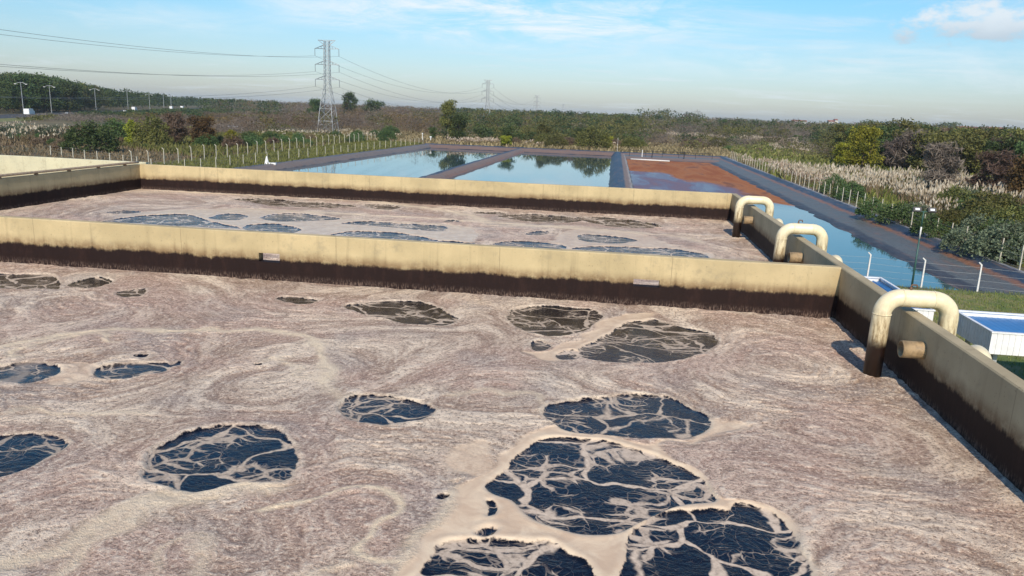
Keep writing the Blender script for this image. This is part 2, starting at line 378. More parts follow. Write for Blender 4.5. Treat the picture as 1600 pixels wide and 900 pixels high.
def pond_material(name, sludge):
    m, nb = material(name); pos = nb.n('ShaderNodeNewGeometry').outputs['Position']; x, y, z = nb.xyz(pos)
    p = nb.p; p.inputs['Base Color'].default_value = (.035, .080, .095, 1); p.inputs['Roughness'].default_value = .035
    rip = nb.noise(nb.mapv(pos, scale=(1, .5, 1)), 1.6, 4, .6)
    nb.set(p.inputs['Normal'], bump(nb, rip, .03, .02))
    if sludge:
        n1 = nb.noise(nb.mapv(pos, scale=(.10, .055, 1)), 1, 7, .6, 1.2)
        n2 = nb.noise(nb.mapv(pos, scale=(.25, .06, 1), loc=(5, 2, 0)), 1, 6, .65, .7)
        # settled rust-red sludge shows through at the far end and along the right bank
        k = nb.math('ADD', nb.math('MULTIPLY', nb.ss(y, 138, 156), 1.15), nb.math('MULTIPLY', nb.ss(x, 8, 13), nb.ss(y, 118, 136)))
        k = nb.math('ADD', k, nb.math('MULTIPLY', nb.ss(x, 14, 21), nb.ss(y, 84, 106)))
        k = nb.math('ADD', nb.math('MULTIPLY', k, .55), nb.math('MULTIPLY', nb.math('SUBTRACT', n1, .5), 1.15))
        ms = nb.ss(k, .28, .50)
        q = nb.n('ShaderNodeBsdfPrincipled')
        cc = nb.mix(nb.ss(n2, .35, .7), (.28, .095, .038), (.42, .19, .08)); cc = nb.mix(nb.ss(n2, .52, .66, 0, .75), cc, (.12, .05, .045))
        nb.set(q.inputs['Base Color'], cc); q.inputs['Roughness'].default_value = .8; q.inputs['Specular IOR Level'].default_value = .08
        # purple film on the shallow water in front
        film = nb.math('MULTIPLY', nb.ss(y, 92, 112), nb.ss(n2, .30, .60, .6, 1.0))
        p.inputs['Roughness'].default_value = .05
        r2 = nb.n('ShaderNodeBsdfPrincipled'); nb.set(r2.inputs['Base Color'], nb.mix(nb.ss(n2, .4, .7), (.10, .105, .19), (.19, .12, .14))); r2.inputs['Roughness'].default_value = .6; r2.inputs['Specular IOR Level'].default_value = .10
        m1 = nb.n('ShaderNodeMixShader'); nb.set(m1.inputs[0], nb.math('MULTIPLY', film, .97)); nb.nt.links.new(p.outputs[0], m1.inputs[1]); nb.nt.links.new(r2.outputs[0], m1.inputs[2])
        m2 = nb.n('ShaderNodeMixShader'); nb.set(m2.inputs[0], ms); nb.nt.links.new(m1.outputs[0], m2.inputs[1]); nb.nt.links.new(q.outputs[0], m2.inputs[2])
        nb.nt.links.new(m2.outputs[0], nb.out.inputs[0])
    return m
M_pond = pond_material('pond_water', False); M_sludge = pond_material('sludge_water', True)

def bank_material(name, stops, axis=0, slant=None):
    """bands across the bank: stops = [(coordinate, colour)], liner wrinkles running along it"""
    m, nb = material(name); pos = nb.n('ShaderNodeNewGeometry').outputs['Position']; xs = nb.xyz(pos)
    v = xs[axis]
    if slant: v = nb.math('ADD', v, nb.math('MULTIPLY', nb.math('SUBTRACT', xs[1], slant[0]), -slant[1]))
    n = nb.noise(pos, .9, 5, .65); v = nb.math('ADD', v, nb.math('MULTIPLY', nb.math('SUBTRACT', n, .5), .7))
    c = stops[0][1]
    for (a, _), (b1, cb) in zip(stops[:-1], stops[1:]): c = nb.mix(nb.ss(v, b1-.18, b1+.18), c, cb)
    dirt = nb.noise(nb.mapv(pos, scale=(.8, .25, 1) if axis == 0 else (.25, .8, 1)), 1.1, 6, .65)
    c = nb.mix(nb.ss(dirt, .45, .75, 0, .6), c, (.14, .125, .11))
    g2 = nb.noise(pos, 5, 4, .7); c = nb.mix(nb.ss(g2, .48, .7, 0, .6), c, (.03, .03, .03)); g3 = nb.noise(nb.mapv(pos, scale=(1, .12, 1) if axis == 0 else (.12, 1, 1), loc=(3, 3, 0)), 1.6, 6, .7); c = nb.mix(nb.ss(g3, .52, .66, 0, .55), c, (.19, .12, .085))
    nb.set(nb.p.inputs['Base Color'], c); nb.p.inputs['Roughness'].default_value = .5
    wr = nb.n('ShaderNodeTexWave', bands_direction='Y' if axis == 0 else 'X', ins={'Scale': .12, 'Distortion': 14.0, 'Detail': 3.0}); nb.set(wr.inputs['Vector'], pos)
    nb.set(nb.p.inputs['Normal'], bump(nb, nb.math('ADD', wr.outputs[1], g2), .35, .08)); return m
BLU = (.028, .050, .082); GRY = (.12, .125, .115); ORA = (.26, .12, .06); DRT = (.24, .145, .09); PAL = (.30, .30, .31); DRK = (.03, .026, .028)

# ------------------------------------------------------------------ ground, ponds and banks
hole_poly = [(-55.2, 48.3), (29.0, 48.3), (29.0, 206), (-49.5, 206)]
def grid_ground():
    from mathutils.geometry import tessellate_polygon
    B = 9000
    outer = [Vector((-B, -800, 0)), Vector((B, -800, 0)), Vector((B, B*1.2, 0)), Vector((-B, B*1.2, 0))]
    inner = [Vector((x, y, 0)) for x, y in hole_poly]
    allv = outer+inner; tris = tessellate_polygon([outer, inner])
    me = bpy.data.meshes.new('ground'); me.from_pydata([tuple(v) for v in allv], [], [tuple(t) for t in tris])
    bm = bmesh.new(); bm.from_mesh(me); bmesh.ops.recalc_face_normals(bm, faces=bm.faces)
    for f in bm.faces:
        if f.normal.z < 0: f.normal_flip()
    bm.to_mesh(me); bm.free(); me.materials.append(M_ground)
    tag(mesh_obj('ground', me), kind='structure')
grid_ground()
MB().quad((5.9, -20, .004), (60, -20, .004), (60, 48.2, .004), (5.9, 48.2, .004)).build('lawn', M_lawn)['kind'] = 'structure'

def strip(name, prof, p0, p1, mat, axis=0, slant=0.0, s0=0.0, n=60, jit=.05):
    """profile [(coord, z)] swept along the other axis, with small hand-laid unevenness"""
    V = []; F = []; m = len(prof)
    rs = np.random.RandomState(abs(hash(name+str(p0))) % 1000 if False else int(abs(p0)+m*7))
    for i in range(n+1):
        t = p0+(p1-p0)*i/n; sh = slant*(t-s0); j1 = rs.randn()*jit; j2 = rs.randn()*jit
        for k, (c, z) in enumerate(prof):
            zz_ = z+(rs.randn()*jit*.6 if 0 < k < m-1 else 0); cc = c+sh+(j1 if 0 < k < m-1 else 0)
            V.append((cc, t, zz_) if axis == 0 else (t, cc, zz_))
    for i in range(n):
        for k in range(m-1):
            a = i*m+k; q = (a, a+1, a+m+1, a+m); F.append(q if axis else q[::-1])
    me = np_mesh(name, V, F, mat, True)
    bm = bmesh.new(); bm.from_mesh(me)
    for f in bm.faces:
        f.normal_update()
        if f.normal.z < 0: f.normal_flip()
    bm.to_mesh(me); bm.free()
    return tag(mesh_obj(name, me), kind='structure')
WZ = -.6
strip('pond_bank', [(22.0, -.95), (22.7, -.62), (24.2, -.40), (26.2, -.12), (27.4, .16), (28.0, .26), (28.5, .16), (29.05, .03), (29.6, -.08)], 46.5, 207,
      bank_material('right_bank', [(20, DRK), (23.3, (.05, .048, .05)), (24.0, GRY), (26.25, ORA), (26.75, BLU), (28.0, PAL)]), n=110)
strip('pond_bank', [(-.9, -1.0), (-.35, -.62), (-.1, -.2), (.35, .3), (1.0, .52), (1.6, .42), (2.0, .05), (2.25, .0), (2.75, -.08), (3.0, -.22), (3.5, -.95)], 47, 200,
      bank_material('middle_bank', [(-3, BLU), (1.95, DRT), (2.75, (.42, .36, .30)), (3.1, DRK)]), n=90, jit=.07)
strip('pond_bank', [(-28.2, -1.0), (-27.4, -.6), (-26.7, .02), (-26.1, .22), (-25.6, .1), (-25.0, -.02), (-24.5, -.45), (-24.0, -1.0)], 60, 200,
      bank_material('left_middle_bank', [(-32, BLU), (-25.7, DRT), (-24.7, ORA)], slant=(110, .018)), slant=.018, s0=110, n=60)
strip('pond_bank', [(-54.6, -.08), (-53.9, .03), (-53.4, .2), (-52.8, .15), (-52.2, -.05), (-51.2, -.62), (-50.6, -1.0)], 48, 207,
      bank_material('left_bank', [(-60, GRY), (-53.5, (.10, .10, .11)), (-52.8, (.21, .16, .12)), (-51.3, DRK)], slant=(110, .045)), slant=.045, s0=110, n=60)
strip('pond_bank', [(195.5, -1.0), (197.5, -.58), (199.8, -.1), (201.4, .12), (202.5, .35), (203.6, .25), (205.6, .05), (206.6, -.08)], -50, 29,
      bank_material('far_bank', [(150, DRK), (197.8, DRT), (201.6, BLU), (204.4, (.16, .13, .09))], axis=1), axis=1, n=60)
strip('pond_bank', [(184.5, -1.0), (186.6, -.56), (188.5, -.3), (191, -.12), (196, -.05), (199.5, -.15)], 2.6, 25.5,
      bank_material('far_right_bank', [(150, DRK), (187, DRT), (192, GRY)], axis=1), axis=1, n=24)
strip('pond_bank', [(47.4, -.08), (48.2, .04), (49.0, -.14), (49.9, -.62), (50.9, -1.1)], 0, 27,
      bank_material('near_bank', [(40, (.10, .11, .035)), (49.4, (.14, .12, .07)), (49.9, DRK)], axis=1), axis=1, n=40)
strip('pond_bank', [(47.4, -.08), (48.2, .05), (58, .0), (60, -.62), (61, -1.1)], -56, 0,
      bank_material('near_left_bank', [(40, (.10, .11, .035)), (58.7, DRT), (60.5, DRK)], axis=1), axis=1, n=40)
for (xa, xb, xc, xd, ya, yb, mt) in ((-55.6, -27.0, -25.6, -49.2, 50.6, 198.5, M_pond), (-26.6, -.3, -.3, -24.4, 50.6, 198.5, M_pond), (2.9, 23.2, 23.2, 2.9, 49.0, 188, M_sludge)):
    MB().quad((xa, ya, WZ), (xb, ya, WZ), (xc, yb, WZ), (xd, yb, WZ)).build('water', mt)['kind'] = 'structure'

# ------------------------------------------------------------------ basin walls
def wall_grid(name, length, height, thick, holes, mat, label, loc, rz, group=None):
    """concrete wall along +X, rectangular holes (x0,x1,z0,z1) cut right through it, chamfered top"""
    xs = sorted(set([0, length]+[h for q in holes for h in q[:2]]+list(np.arange(1.5, length, 1.5))))
    zs = sorted(set([0, height-.02, height]+[h for q in holes for h in q[2:]])); bm = bmesh.new()
    solid = lambda i, k: 0 <= i < len(xs)-1 and 0 <= k < len(zs)-1 and not any(q[0] <= xs[i] < q[1] and q[2] <= zs[k] < q[3] for q in holes)
    cache = {}
    def vt(i, s, k):
        key = (i, s, k)
        if key not in cache:
            y = s*thick; z = zs[k]
            if k == len(zs)-1: y = .018 if s == 0 else thick-.018
            w = .004*math.sin(xs[i]*1.7+s)+.003*math.sin(xs[i]*.6)
            cache[key] = bm.verts.new((xs[i], y+w, z+(.004*math.sin(xs[i]*.9) if k == len(zs)-1 else 0)))
        return cache[key]
    for i in range(len(xs)-1):
        for k in range(len(zs)-1):
            if not solid(i, k): continue
            bm.faces.new((vt(i, 0, k), vt(i+1, 0, k), vt(i+1, 0, k+1), vt(i, 0, k+1)))
            bm.faces.new((vt(i, 1, k), vt(i, 1, k+1), vt(i+1, 1, k+1), vt(i+1, 1, k)))
            for di, dk in ((-1, 0), (1, 0), (0, -1), (0, 1)):
                if not solid(i+di, k+dk):
                    if di == -1: q = ((i, 0, k), (i, 0, k+1), (i, 1, k+1), (i, 1, k))
                    elif di == 1: q = ((i+1, 0, k), (i+1, 1, k), (i+1, 1, k+1), (i+1, 0, k+1))
                    elif dk == -1: q = ((i, 0, k), (i, 1, k), (i+1, 1, k), (i+1, 0, k))
                    else: q = ((i, 0, k+1), (i+1, 0, k+1), (i+1, 1, k+1), (i, 1, k+1))
                    bm.faces.new([vt(*t) for t in q])
    bmesh.ops.recalc_face_normals(bm, faces=bm.faces); me = bpy.data.meshes.new(name); bm.to_mesh(me); bm.free(); me.materials.append(mat)
    o = mesh_obj(name, me); o.location = loc; o.rotation_euler = (0, 0, rz); tag(o, label, 'wall', group); return o
XR = 5.34; XL = -22.83; YD = 17.9; YF = 34.8
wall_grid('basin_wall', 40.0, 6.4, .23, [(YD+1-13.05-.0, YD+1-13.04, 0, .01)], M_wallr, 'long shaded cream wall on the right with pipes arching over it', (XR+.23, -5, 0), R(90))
wall_grid('basin_wall', XR+22.83, 6.4, .24, [(14.15, 14.70, 5.66, 5.885), (23.51, 24.12, 5.655, 5.83)], M_wall, 'cream dividing wall between the two foaming basins with two slots in it', (XL, YD, 0), 0)
wall_grid('basin_wall', XR-XL, 6.4, .24, [], M_wall, 'far cream wall of the second basin in front of the ponds', (XL, YF, 0), 0)
wall_grid('basin_wall', 39.8, 6.4, .24, [(24.5, 24.72, 6.0, 6.1)], M_wall, 'left cream side wall of the far basin with a handrail pipe on top', (XL, -5, 0), R(90))
wall_grid('basin_wall', 22.0, 6.42, .24, [], M_wallpale, 'pale greenish wall of the empty basin beyond the left side wall', (XL-.24-22, YF+.9, 0), 0)
wall_grid('basin_wall', 42.0, 6.55, .3, [], M_wall, 'cream wall end at the left edge of the photo beside the pale wall', (-32.05, -6.5, 0), R(90))
# handrail pipe lying along the left wall top
t = empty('handrail_pipe', (XL-.02, 20, 6.4))
MB().tube([(0, -24, .10), (0, 0, .10), (0, 14.3, .10), (.0, 14.75, .09)], .055, 10).build('pipe', simple('old_pink_pipe', (.50, .37, .24), .6, .3, 9), t, True)
for k in range(14):
    MB().box((0, -11+k*1.9, .025), (.12, .10, .045)).build('support', M_rust, t)
tag(t, 'thin pipe lying on supports along the top of the left side wall', 'pipe')

# ------------------------------------------------------------------ basin liquor with foam (flow-combed relief)
def gnoise(shape, step, ln, rs):
    f = np.fft.rfft2(rs.randn(*shape)); ky = np.fft.fftfreq(shape[0], step)[:, None]; kx = np.fft.rfftfreq(shape[1], step)[None]
    f *= np.exp(-2*(math.pi*ln*.5)**2*(kx**2+ky**2)); g = np.fft.irfft2(f, shape); return (g-g.mean())/g.std()
def smooth_poly(pts, n=5):
    P = np.array(pts, float); N = len(P); o = []
    for i in range(N):
        p0, p1, p2, p3 = P[i-1], P[i], P[(i+1) % N], P[(i+2) % N]
        for k in range(n):
            t = k/n; o.append(.5*((2*p1)+(-p0+p2)*t+(2*p0-5*p1+4*p2-p3)*t*t+(-p0+3*p1-3*p2+p3)*t**3))
    return np.array(o)
def sdf(P, X, Y):
    inside = np.zeros(X.shape, bool); d = np.full(X.shape, 1e9)
    for i in range(len(P)):
        a = P[i-1]; c = P[i]; e = c-a; l2 = max(e@e, 1e-9)
        t = np.clip(((X-a[0])*e[0]+(Y-a[1])*e[1])/l2, 0, 1); d = np.minimum(d, (X-a[0]-t*e[0])**2+(Y-a[1]-t*e[1])**2)
        cr = ((a[1] > Y) != (c[1] > Y)); xi = (c[0]-a[0])*(Y-a[1])/((c[1]-a[1]) if abs(c[1]-a[1]) > 1e-12 else 1e-12)+a[0]
        inside ^= cr & (X < xi)
    d = np.sqrt(d); return np.where(inside, d, -d)
def lic(noise, u, v, half, hstep):
    """line integral convolution: noise smeared along the flow"""
    H_, W_ = noise.shape; acc = noise.copy(); jj, ii = np.meshgrid(np.arange(W_), np.arange(H_))
    for sg in (1, -1):
        x = jj.astype(np.float32); y = ii.astype(np.float32)
        for _ in range(half):
            xi = np.clip(np.rint(x).astype(np.int32), 0, W_-1); yi = np.clip(np.rint(y).astype(np.int32), 0, H_-1)
            x += sg*hstep*u[yi, xi]; y += sg*hstep*v[yi, xi]
            xi = np.clip(np.rint(x).astype(np.int32), 0, W_-1); yi = np.clip(np.rint(y).astype(np.int32), 0, H_-1)
            acc += noise[yi, xi]
    return (acc-acc.mean())/acc.std()
def basin(x0, x1, y0, y1, step, holes, smooths, streaks, vort, seed, drift, rel=1.0):
    nx = int((x1-x0)/step)+1; ny = int((y1-y0)/step)+1; xs = np.linspace(x0, x1, nx); ys = np.linspace(y0, y1, ny)
    X, Y = np.meshgrid(xs, ys); rs = np.random.RandomState(seed); sh = (ny, nx)
    wob = gnoise(sh, step, .35, rs)*.035; wob2 = gnoise(sh, step, .35, rs)*.035
    hole = np.full(sh, -1.0); veil = np.zeros(sh)
    def local(P, pad):
        a = P.min(0)-pad; c = P.max(0)+pad
        i0, i1 = np.searchsorted(ys, [a[1], c[1]]); j0, j1 = np.searchsorted(xs, [a[0], c[0]]); return slice(i0, i1), slice(j0, j1)
    for ve, pts in holes:
        P = smooth_poly([tuple(at(px, py, 5.2))[:2] for px, py in pts]); s = local(P, 1.0)
        if X[s].size == 0: continue
        d = sdf(P, X[s]+wob[s], Y[s]+wob2[s]); veil[s] = np.where(d > -.05, np.maximum(veil[s], ve), veil[s]); hole[s] = np.maximum(hole[s], np.clip(d, -1, 1))
    smo = np.zeros(sh)
    for w, pts in smooths:
        P = smooth_poly([tuple(at(px, py, 5.2))[:2] for px, py in pts]); s = local(P, .8)
        if X[s].size == 0: continue
        d = sdf(P, X[s]+wob[s]*2, Y[s]+wob2[s]*2); smo[s] = np.maximum(smo[s], w*np.clip(d/.10+.5, 0, 1))
    st = np.zeros(sh)
    for wd, amp, pts in streaks:
        P = np.array([tuple(at(px, py, 5.2))[:2] for px, py in pts]); Q = []
        for i in range(len(P)-1):
            p0, p1, p2, p3 = P[max(i-1, 0)], P[i], P[i+1], P[min(i+2, len(P)-1)]
            for k in range(6):
                t = k/6; Q.append(.5*((2*p1)+(-p0+p2)*t+(2*p0-5*p1+4*p2-p3)*t*t+(-p0+3*p1-3*p2+p3)*t**3))
        Q.append(P[-1]); Q = np.array(Q); s = local(Q, .8)
        if X[s].size == 0: continue
        d = np.full(X[s].shape, 1e9); xx = X[s]+wob[s]*2.5; yy = Y[s]+wob2[s]*2.5
        for i in range(len(Q)-1):
            e = Q[i+1]-Q[i]; l2 = max(e@e, 1e-9); t = np.clip(((xx-Q[i][0])*e[0]+(yy-Q[i][1])*e[1])/l2, 0, 1)
            d = np.minimum(d, np.hypot(xx-Q[i][0]-t*e[0], yy-Q[i][1]-t*e[1]))
        st[s] = np.maximum(st[s], amp*np.exp(-(d/wd)**2))
    # stream function -> flow
    psi = drift*(Y-y0)+gnoise(sh, step, 4.2, rs)*1.0+gnoise(sh, step, 1.3, rs)*.05
    for px, py, rad, am in vort:
        q = at(px, py, 5.2); psi += am*np.exp(-((X-q.x)**2+(Y-q.y)**2)/rad**2)
    psi += .9*np.exp(-np.abs(hole)/.55)*np.clip(hole+.98, 0, 1)
    psi -= .5*st
    v, u = np.gradient(psi, step); u, v = v, -u
    # note: gradient returns d/dy, d/dx ; flow = (dpsi/dy, -dpsi/dx)
    m = np.sqrt(u*u+v*v)+1e-6; u = (u/m).astype(np.float32); v = (v/m).astype(np.float32)
    fine = lic(gnoise(sh, step, step*1.15, rs), u, v, 3, .8)
    med = lic(gnoise(sh, step, .07, rs), u, v, 5, 1.0 if step < .04 else .6)
    coarse = lic(gnoise(sh, step, .20, rs), u, v, 34, 1.6)
    amp = np.clip(1-smo, 0, 1)*rel; amp2 = .62+.38*np.clip(gnoise(sh, step, 1.6, rs)*.8, -1, 1)
    z = 5.2+amp*amp2*(.0065*fine+.0060*med)+.004*coarse*amp-.030*np.clip((hole+.02)/.05, 0, 1)*1.0+.007*np.exp(-((hole+.07)/.05)**2)+.008*st
    inn = np.clip((hole+.005)/.03, 0, 1); z = z*(1-inn)+(5.172)*inn
    V = np.stack([X.ravel(), Y.ravel(), z.ravel()], 1); idx = np.arange(nx*ny).reshape(ny, nx)
    F = np.stack([idx[:-1, :-1].ravel(), idx[:-1, 1:].ravel(), idx[1:, 1:].ravel(), idx[1:, :-1].ravel()], 1)
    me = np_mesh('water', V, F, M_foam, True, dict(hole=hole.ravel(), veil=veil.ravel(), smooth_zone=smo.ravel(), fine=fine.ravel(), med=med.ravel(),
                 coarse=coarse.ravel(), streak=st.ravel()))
    return tag(mesh_obj('water', me), kind='structure')
near_holes = [
 (.55, [(-30, 430), (0, 427), (40, 427), (75, 428), (95, 437), (96, 447), (85, 451), (30, 452), (0, 450), (-30, 450)]),
 (.35, [(105, 447), (118, 439), (150, 433), (163, 434), (180, 440), (165, 446), (138, 448)]), (.6, [(180, 458), (195, 453), (225, 451), (224, 460), (195, 464)]),
 (.2, [(435, 465), (455, 463), (480, 466), (494, 468), (487, 474), (460, 475), (445, 472)]),
 (.45, [(540, 480), (560, 474), (600, 470), (650, 470), (685, 479), (704, 492), (718, 500), (690, 508), (640, 505), (590, 495)]),
 (.35, [(795, 490), (815, 480), (850, 477), (900, 480), (930, 485), (940, 500), (900, 520), (870, 524), (840, 522), (810, 512), (796, 500)]),
 (.4, [(1000, 500), (1022, 498), (1060, 510), (1105, 518), (1117, 528), (1110, 545), (1080, 560), (1030, 567), (970, 565), (915, 560), (905, 545), (950, 520), (975, 506)]),
 (.3, [(830, 537), (845, 531), (857, 540), (840, 547)]), (.9, [(866, 552), (900, 548), (905, 560), (880, 562)]),
 (.15, [(-20, 580), (10, 570), (45, 563), (90, 570), (90, 582), (50, 594), (0, 596), (-20, 592)]),
 (.3, [(150, 575), (200, 566), (255, 564), (268, 568), (260, 580), (205, 590), (165, 590)]), (.1, [(268, 570), (285, 563), (288, 569), (276, 573)]),
 (0, [(213, 557), (232, 554), (228, 558)]), (0, [(402, 568), (415, 567), (413, 571)]),
 (.3, [(523, 632), (545, 617), (590, 615), (640, 622), (672, 645), (650, 656), (600, 661), (560, 656), (535, 645)]),
 (.4, [(850, 640), (880, 630), (930, 620), (975, 614), (1040, 620), (1080, 635), (1110, 650), (1105, 665), (1070, 683), (1000, 682), (930, 675), (880, 668)]),
 (.75, [(765, 762), (790, 725), (830, 690), (870, 683), (940, 687), (1010, 705), (1070, 730), (1110, 765), (1115, 782), (1060, 790), (1000, 810), (960, 828), (920, 833), (850, 815), (815, 800), (800, 780)]),
 (.3, [(757, 780), (768, 782), (772, 800), (760, 802)]),
 (.75, [(640, 930), (650, 895), (690, 850), (760, 837), (820, 842), (890, 862), (918, 890), (920, 930), (780, 960)]), (.5, [(752, 828), (770, 820), (790, 826), (770, 834)]),
 (.3, [(835, 845), (860, 846), (888, 862), (880, 870), (855, 862)]),
 (.45, [(970, 860), (985, 825), (1030, 800), (1090, 797), (1140, 796), (1160, 830), (1160, 900), (1130, 950), (970, 950)]),
 (.95, [(1150, 790), (1190, 795), (1230, 820), (1255, 850), (1268, 880), (1255, 950), (1120, 950), (1130, 850)]),
 (.2, [(-20, 682), (0, 680), (50, 674), (85, 678), (100, 692), (80, 710), (40, 730), (0, 745), (-20, 745)]),
 (.65, [(230, 750), (240, 735), (240, 712), (270, 685), (320, 665), (370, 661), (430, 670), (455, 685), (468, 715), (460, 735), (430, 750), (370, 755), (310, 768), (262, 765)]),
 (0, [(684, 780), (698, 777), (706, 780), (694, 784)]), (0, [(708, 757), (718, 750), (716, 756)])]
near_smooth = [(1, [(590, 960), (610, 900), (660, 855), (715, 800), (720, 770), (755, 735), (800, 695), (850, 668), (900, 668), (1010, 690), (1085, 685), (1030, 700), (1090, 735), (1120, 770), (1180, 785), (1235, 815), (1268, 855), (1285, 900), (1285, 960)]),
 (.8, [(1090, 650), (1120, 655), (1165, 664), (1120, 672), (1080, 690)]), (.85, [(850, 548), (900, 530), (950, 500), (985, 490), (1020, 492), (980, 512), (930, 540), (900, 562), (850, 562), (825, 548)]),
 (.7, [(760, 690), (720, 700), (700, 730), (760, 750)]), (.6, [(88, 575), (130, 565), (160, 570), (150, 590), (95, 600)])]
near_streak = [(.14, .9, [(0, 548), (60, 530), (140, 520), (300, 517), (420, 518), (490, 530), (510, 560), (515, 600)]),
 (.07, .8, [(20, 560), (70, 535), (130, 524), (190, 530)]), (.16, .8, [(0, 880), (90, 855), (200, 800), (330, 765), (420, 760)]), (.10, .7, [(60, 900), (130, 850), (240, 795), (360, 772)]),
 (.05, 1, [(400, 800), (480, 785), (560, 765), (600, 768), (614, 785), (590, 815), (570, 835), (590, 860), (640, 862)]), (.10, .7, [(610, 900), (650, 855), (700, 812), (725, 775)]),
 (.08, .6, [(0, 650), (60, 640), (150, 645), (240, 640)]), (.12, .6, [(700, 620), (760, 610), (830, 618), (850, 635)]), (.08, .5, [(560, 870), (520, 880), (470, 890)]),
 (.10, .5, [(230, 880), (290, 840), (330, 850), (320, 895)]), (.12, .5, [(430, 560), (500, 590), (520, 620)])]
near_vort = [(770, 612, 1.3, 3.0), (545, 800, .9, -2.6), (200, 560, 1.7, 2.0), (440, 590, 1.6, -1.6), (1330, 700, 1.8, 1.6), (420, 840, .9, 1.6), (1180, 560, 2.0, -1.2), (120, 840, 1.3, -1.2)]
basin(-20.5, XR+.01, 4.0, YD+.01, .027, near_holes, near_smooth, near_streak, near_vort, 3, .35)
far_holes = [
 (.7, [(360, 311), (420, 310), (470, 314), (550, 320), (540, 324), (440, 323), (395, 316)]), (.6, [(565, 320), (600, 319), (627, 324), (600, 328)]),
 (.2, [(165, 332), (195, 328), (220, 330), (200, 334)]), (.55, [(158, 346), (200, 339), (240, 335), (290, 334), (320, 342), (345, 349), (380, 357), (300, 354), (200, 350)]),
 (.2, [(328, 339), (360, 333), (388, 338), (370, 344), (340, 343)]), (.4, [(408, 340), (430, 334), (470, 333), (530, 341), (500, 345), (460, 346), (425, 345)]),
 (.4, [(535, 349), (570, 345), (620, 348), (690, 352), (700, 358), (680, 361), (600, 354)]), (.35, [(385, 352), (430, 349), (470, 357), (450, 364), (390, 360)]),
 (.5, [(510, 368), (550, 361), (600, 362), (640, 366), (680, 374), (690, 380), (620, 378), (540, 372)]), (.2, [(695, 376), (740, 379), (735, 383), (700, 383)]),
 (.3, [(740, 331), (780, 331), (790, 335), (750, 334)]), (.5, [(780, 336), (830, 334), (890, 339), (910, 345), (860, 348), (800, 342)]), (.5, [(900, 340), (960, 340), (1035, 352), (1000, 356), (940, 351)]),
 (.5, [(820, 363), (850, 360), (855, 366), (825, 367)]), (.3, [(900, 368), (930, 366), (995, 374), (960, 381), (910, 376)]), (.3, [(770, 381), (810, 376), (880, 382), (870, 392), (800, 390)]),
 (.5, [(888, 390), (930, 384), (1000, 386), (1060, 389), (1112, 402), (1060, 406), (960, 400)]), (.3, [(690, 345), (705, 343), (718, 345), (700, 347)])]
far_smooth = [(.9, [(180, 336), (260, 328), (420, 326), (560, 342), (720, 352), (740, 375), (620, 385), (400, 368), (200, 352)]), (.7, [(860, 385), (900, 358), (1000, 366), (1060, 385), (1120, 404), (950, 405)])]
far_streak = [(.3, .8, [(280, 300), (400, 305), (560, 313), (700, 330), (760, 345)]), (.25, .8, [(400, 328), (600, 337), (800, 350), (1000, 365)]), (.2, .6, [(760, 352), (900, 355), (1060, 370), (1100, 380)])]
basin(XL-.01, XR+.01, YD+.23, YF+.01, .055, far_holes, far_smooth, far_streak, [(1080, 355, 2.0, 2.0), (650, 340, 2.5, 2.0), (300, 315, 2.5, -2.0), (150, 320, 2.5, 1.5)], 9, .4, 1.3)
# still liquor elsewhere: left part of the near basin, under the camera, and the basin beyond the left wall
M_still = simple('settled_foam', (.46, .36, .30), .7, .3, 2.5, bumpd=.02)
def flat(q, name='water', mt=None):
    o = MB().quad(*q).build(name, mt or M_still); o['kind'] = 'structure'
flat([(XL-.01, -4.9, 5.198), (XR, -4.9, 5.198), (XR, 4.0, 5.198), (XL-.01, 4.0, 5.198)])
flat([(XL-.01, 4.0, 5.198), (-20.5, 4.0, 5.198), (-20.5, YD, 5.198), (XL-.01, YD, 5.198)])
flat([(-45, -5, 4.2), (XL-.25, -5, 4.2), (XL-.25, YF+.9, 4.2), (-45, YF+.9, 4.2)])

# ------------------------------------------------------------------ pipes over the right wall
names3 = ['nearest', 'middle', 'farthest']
for i, Y in enumerate((13.85, 22.35, 29.95)):
    t = empty('arched_pipe', (XR, Y, 5.2)); xi, xo = -.42, .70; r = .155
    zt = 1.45
    path = fillet([(xi-.015, 0, -.06), (xi, 0, zt), (xo, 0, zt), (xo+.01, 0, -1.6)], .30, 9)
    o = MB().tube(path, r, 24).build('pipe', M_pipe, t, True)
    for sx in (xi+.30, xo-.30):
        MB().tube([(sx-.012, 0, zt), (sx+.012, 0, zt)], r+.007, 24).build('weld_seam', M_pipe, t, True)
    MB().tube([(xi, 0, zt-.32), (xi, 0, zt-.30)], r+.007, 24).build('weld_seam', M_pipe, t, True)
    if i < 2:
        va = MB(); va.tube([(xi+.42, 0, zt+r-.02), (xi+.42, 0, zt+r+.05)], .022, 8)
        va.tube(fillet([(xi+.42, 0, zt+r+.05), (xi+.42, 0, zt+r+.09), (xi+.52, 0, zt+r+.09), (xi+.52, 0, zt+r+.03)], .02, 3), .014, 8)
        va.build('air_valve', M_rust, t, True)
    tag(t, '%s of the three cream pipes arching over the right basin wall' % names3[i], 'pipe', 'pipes arching over the right wall')
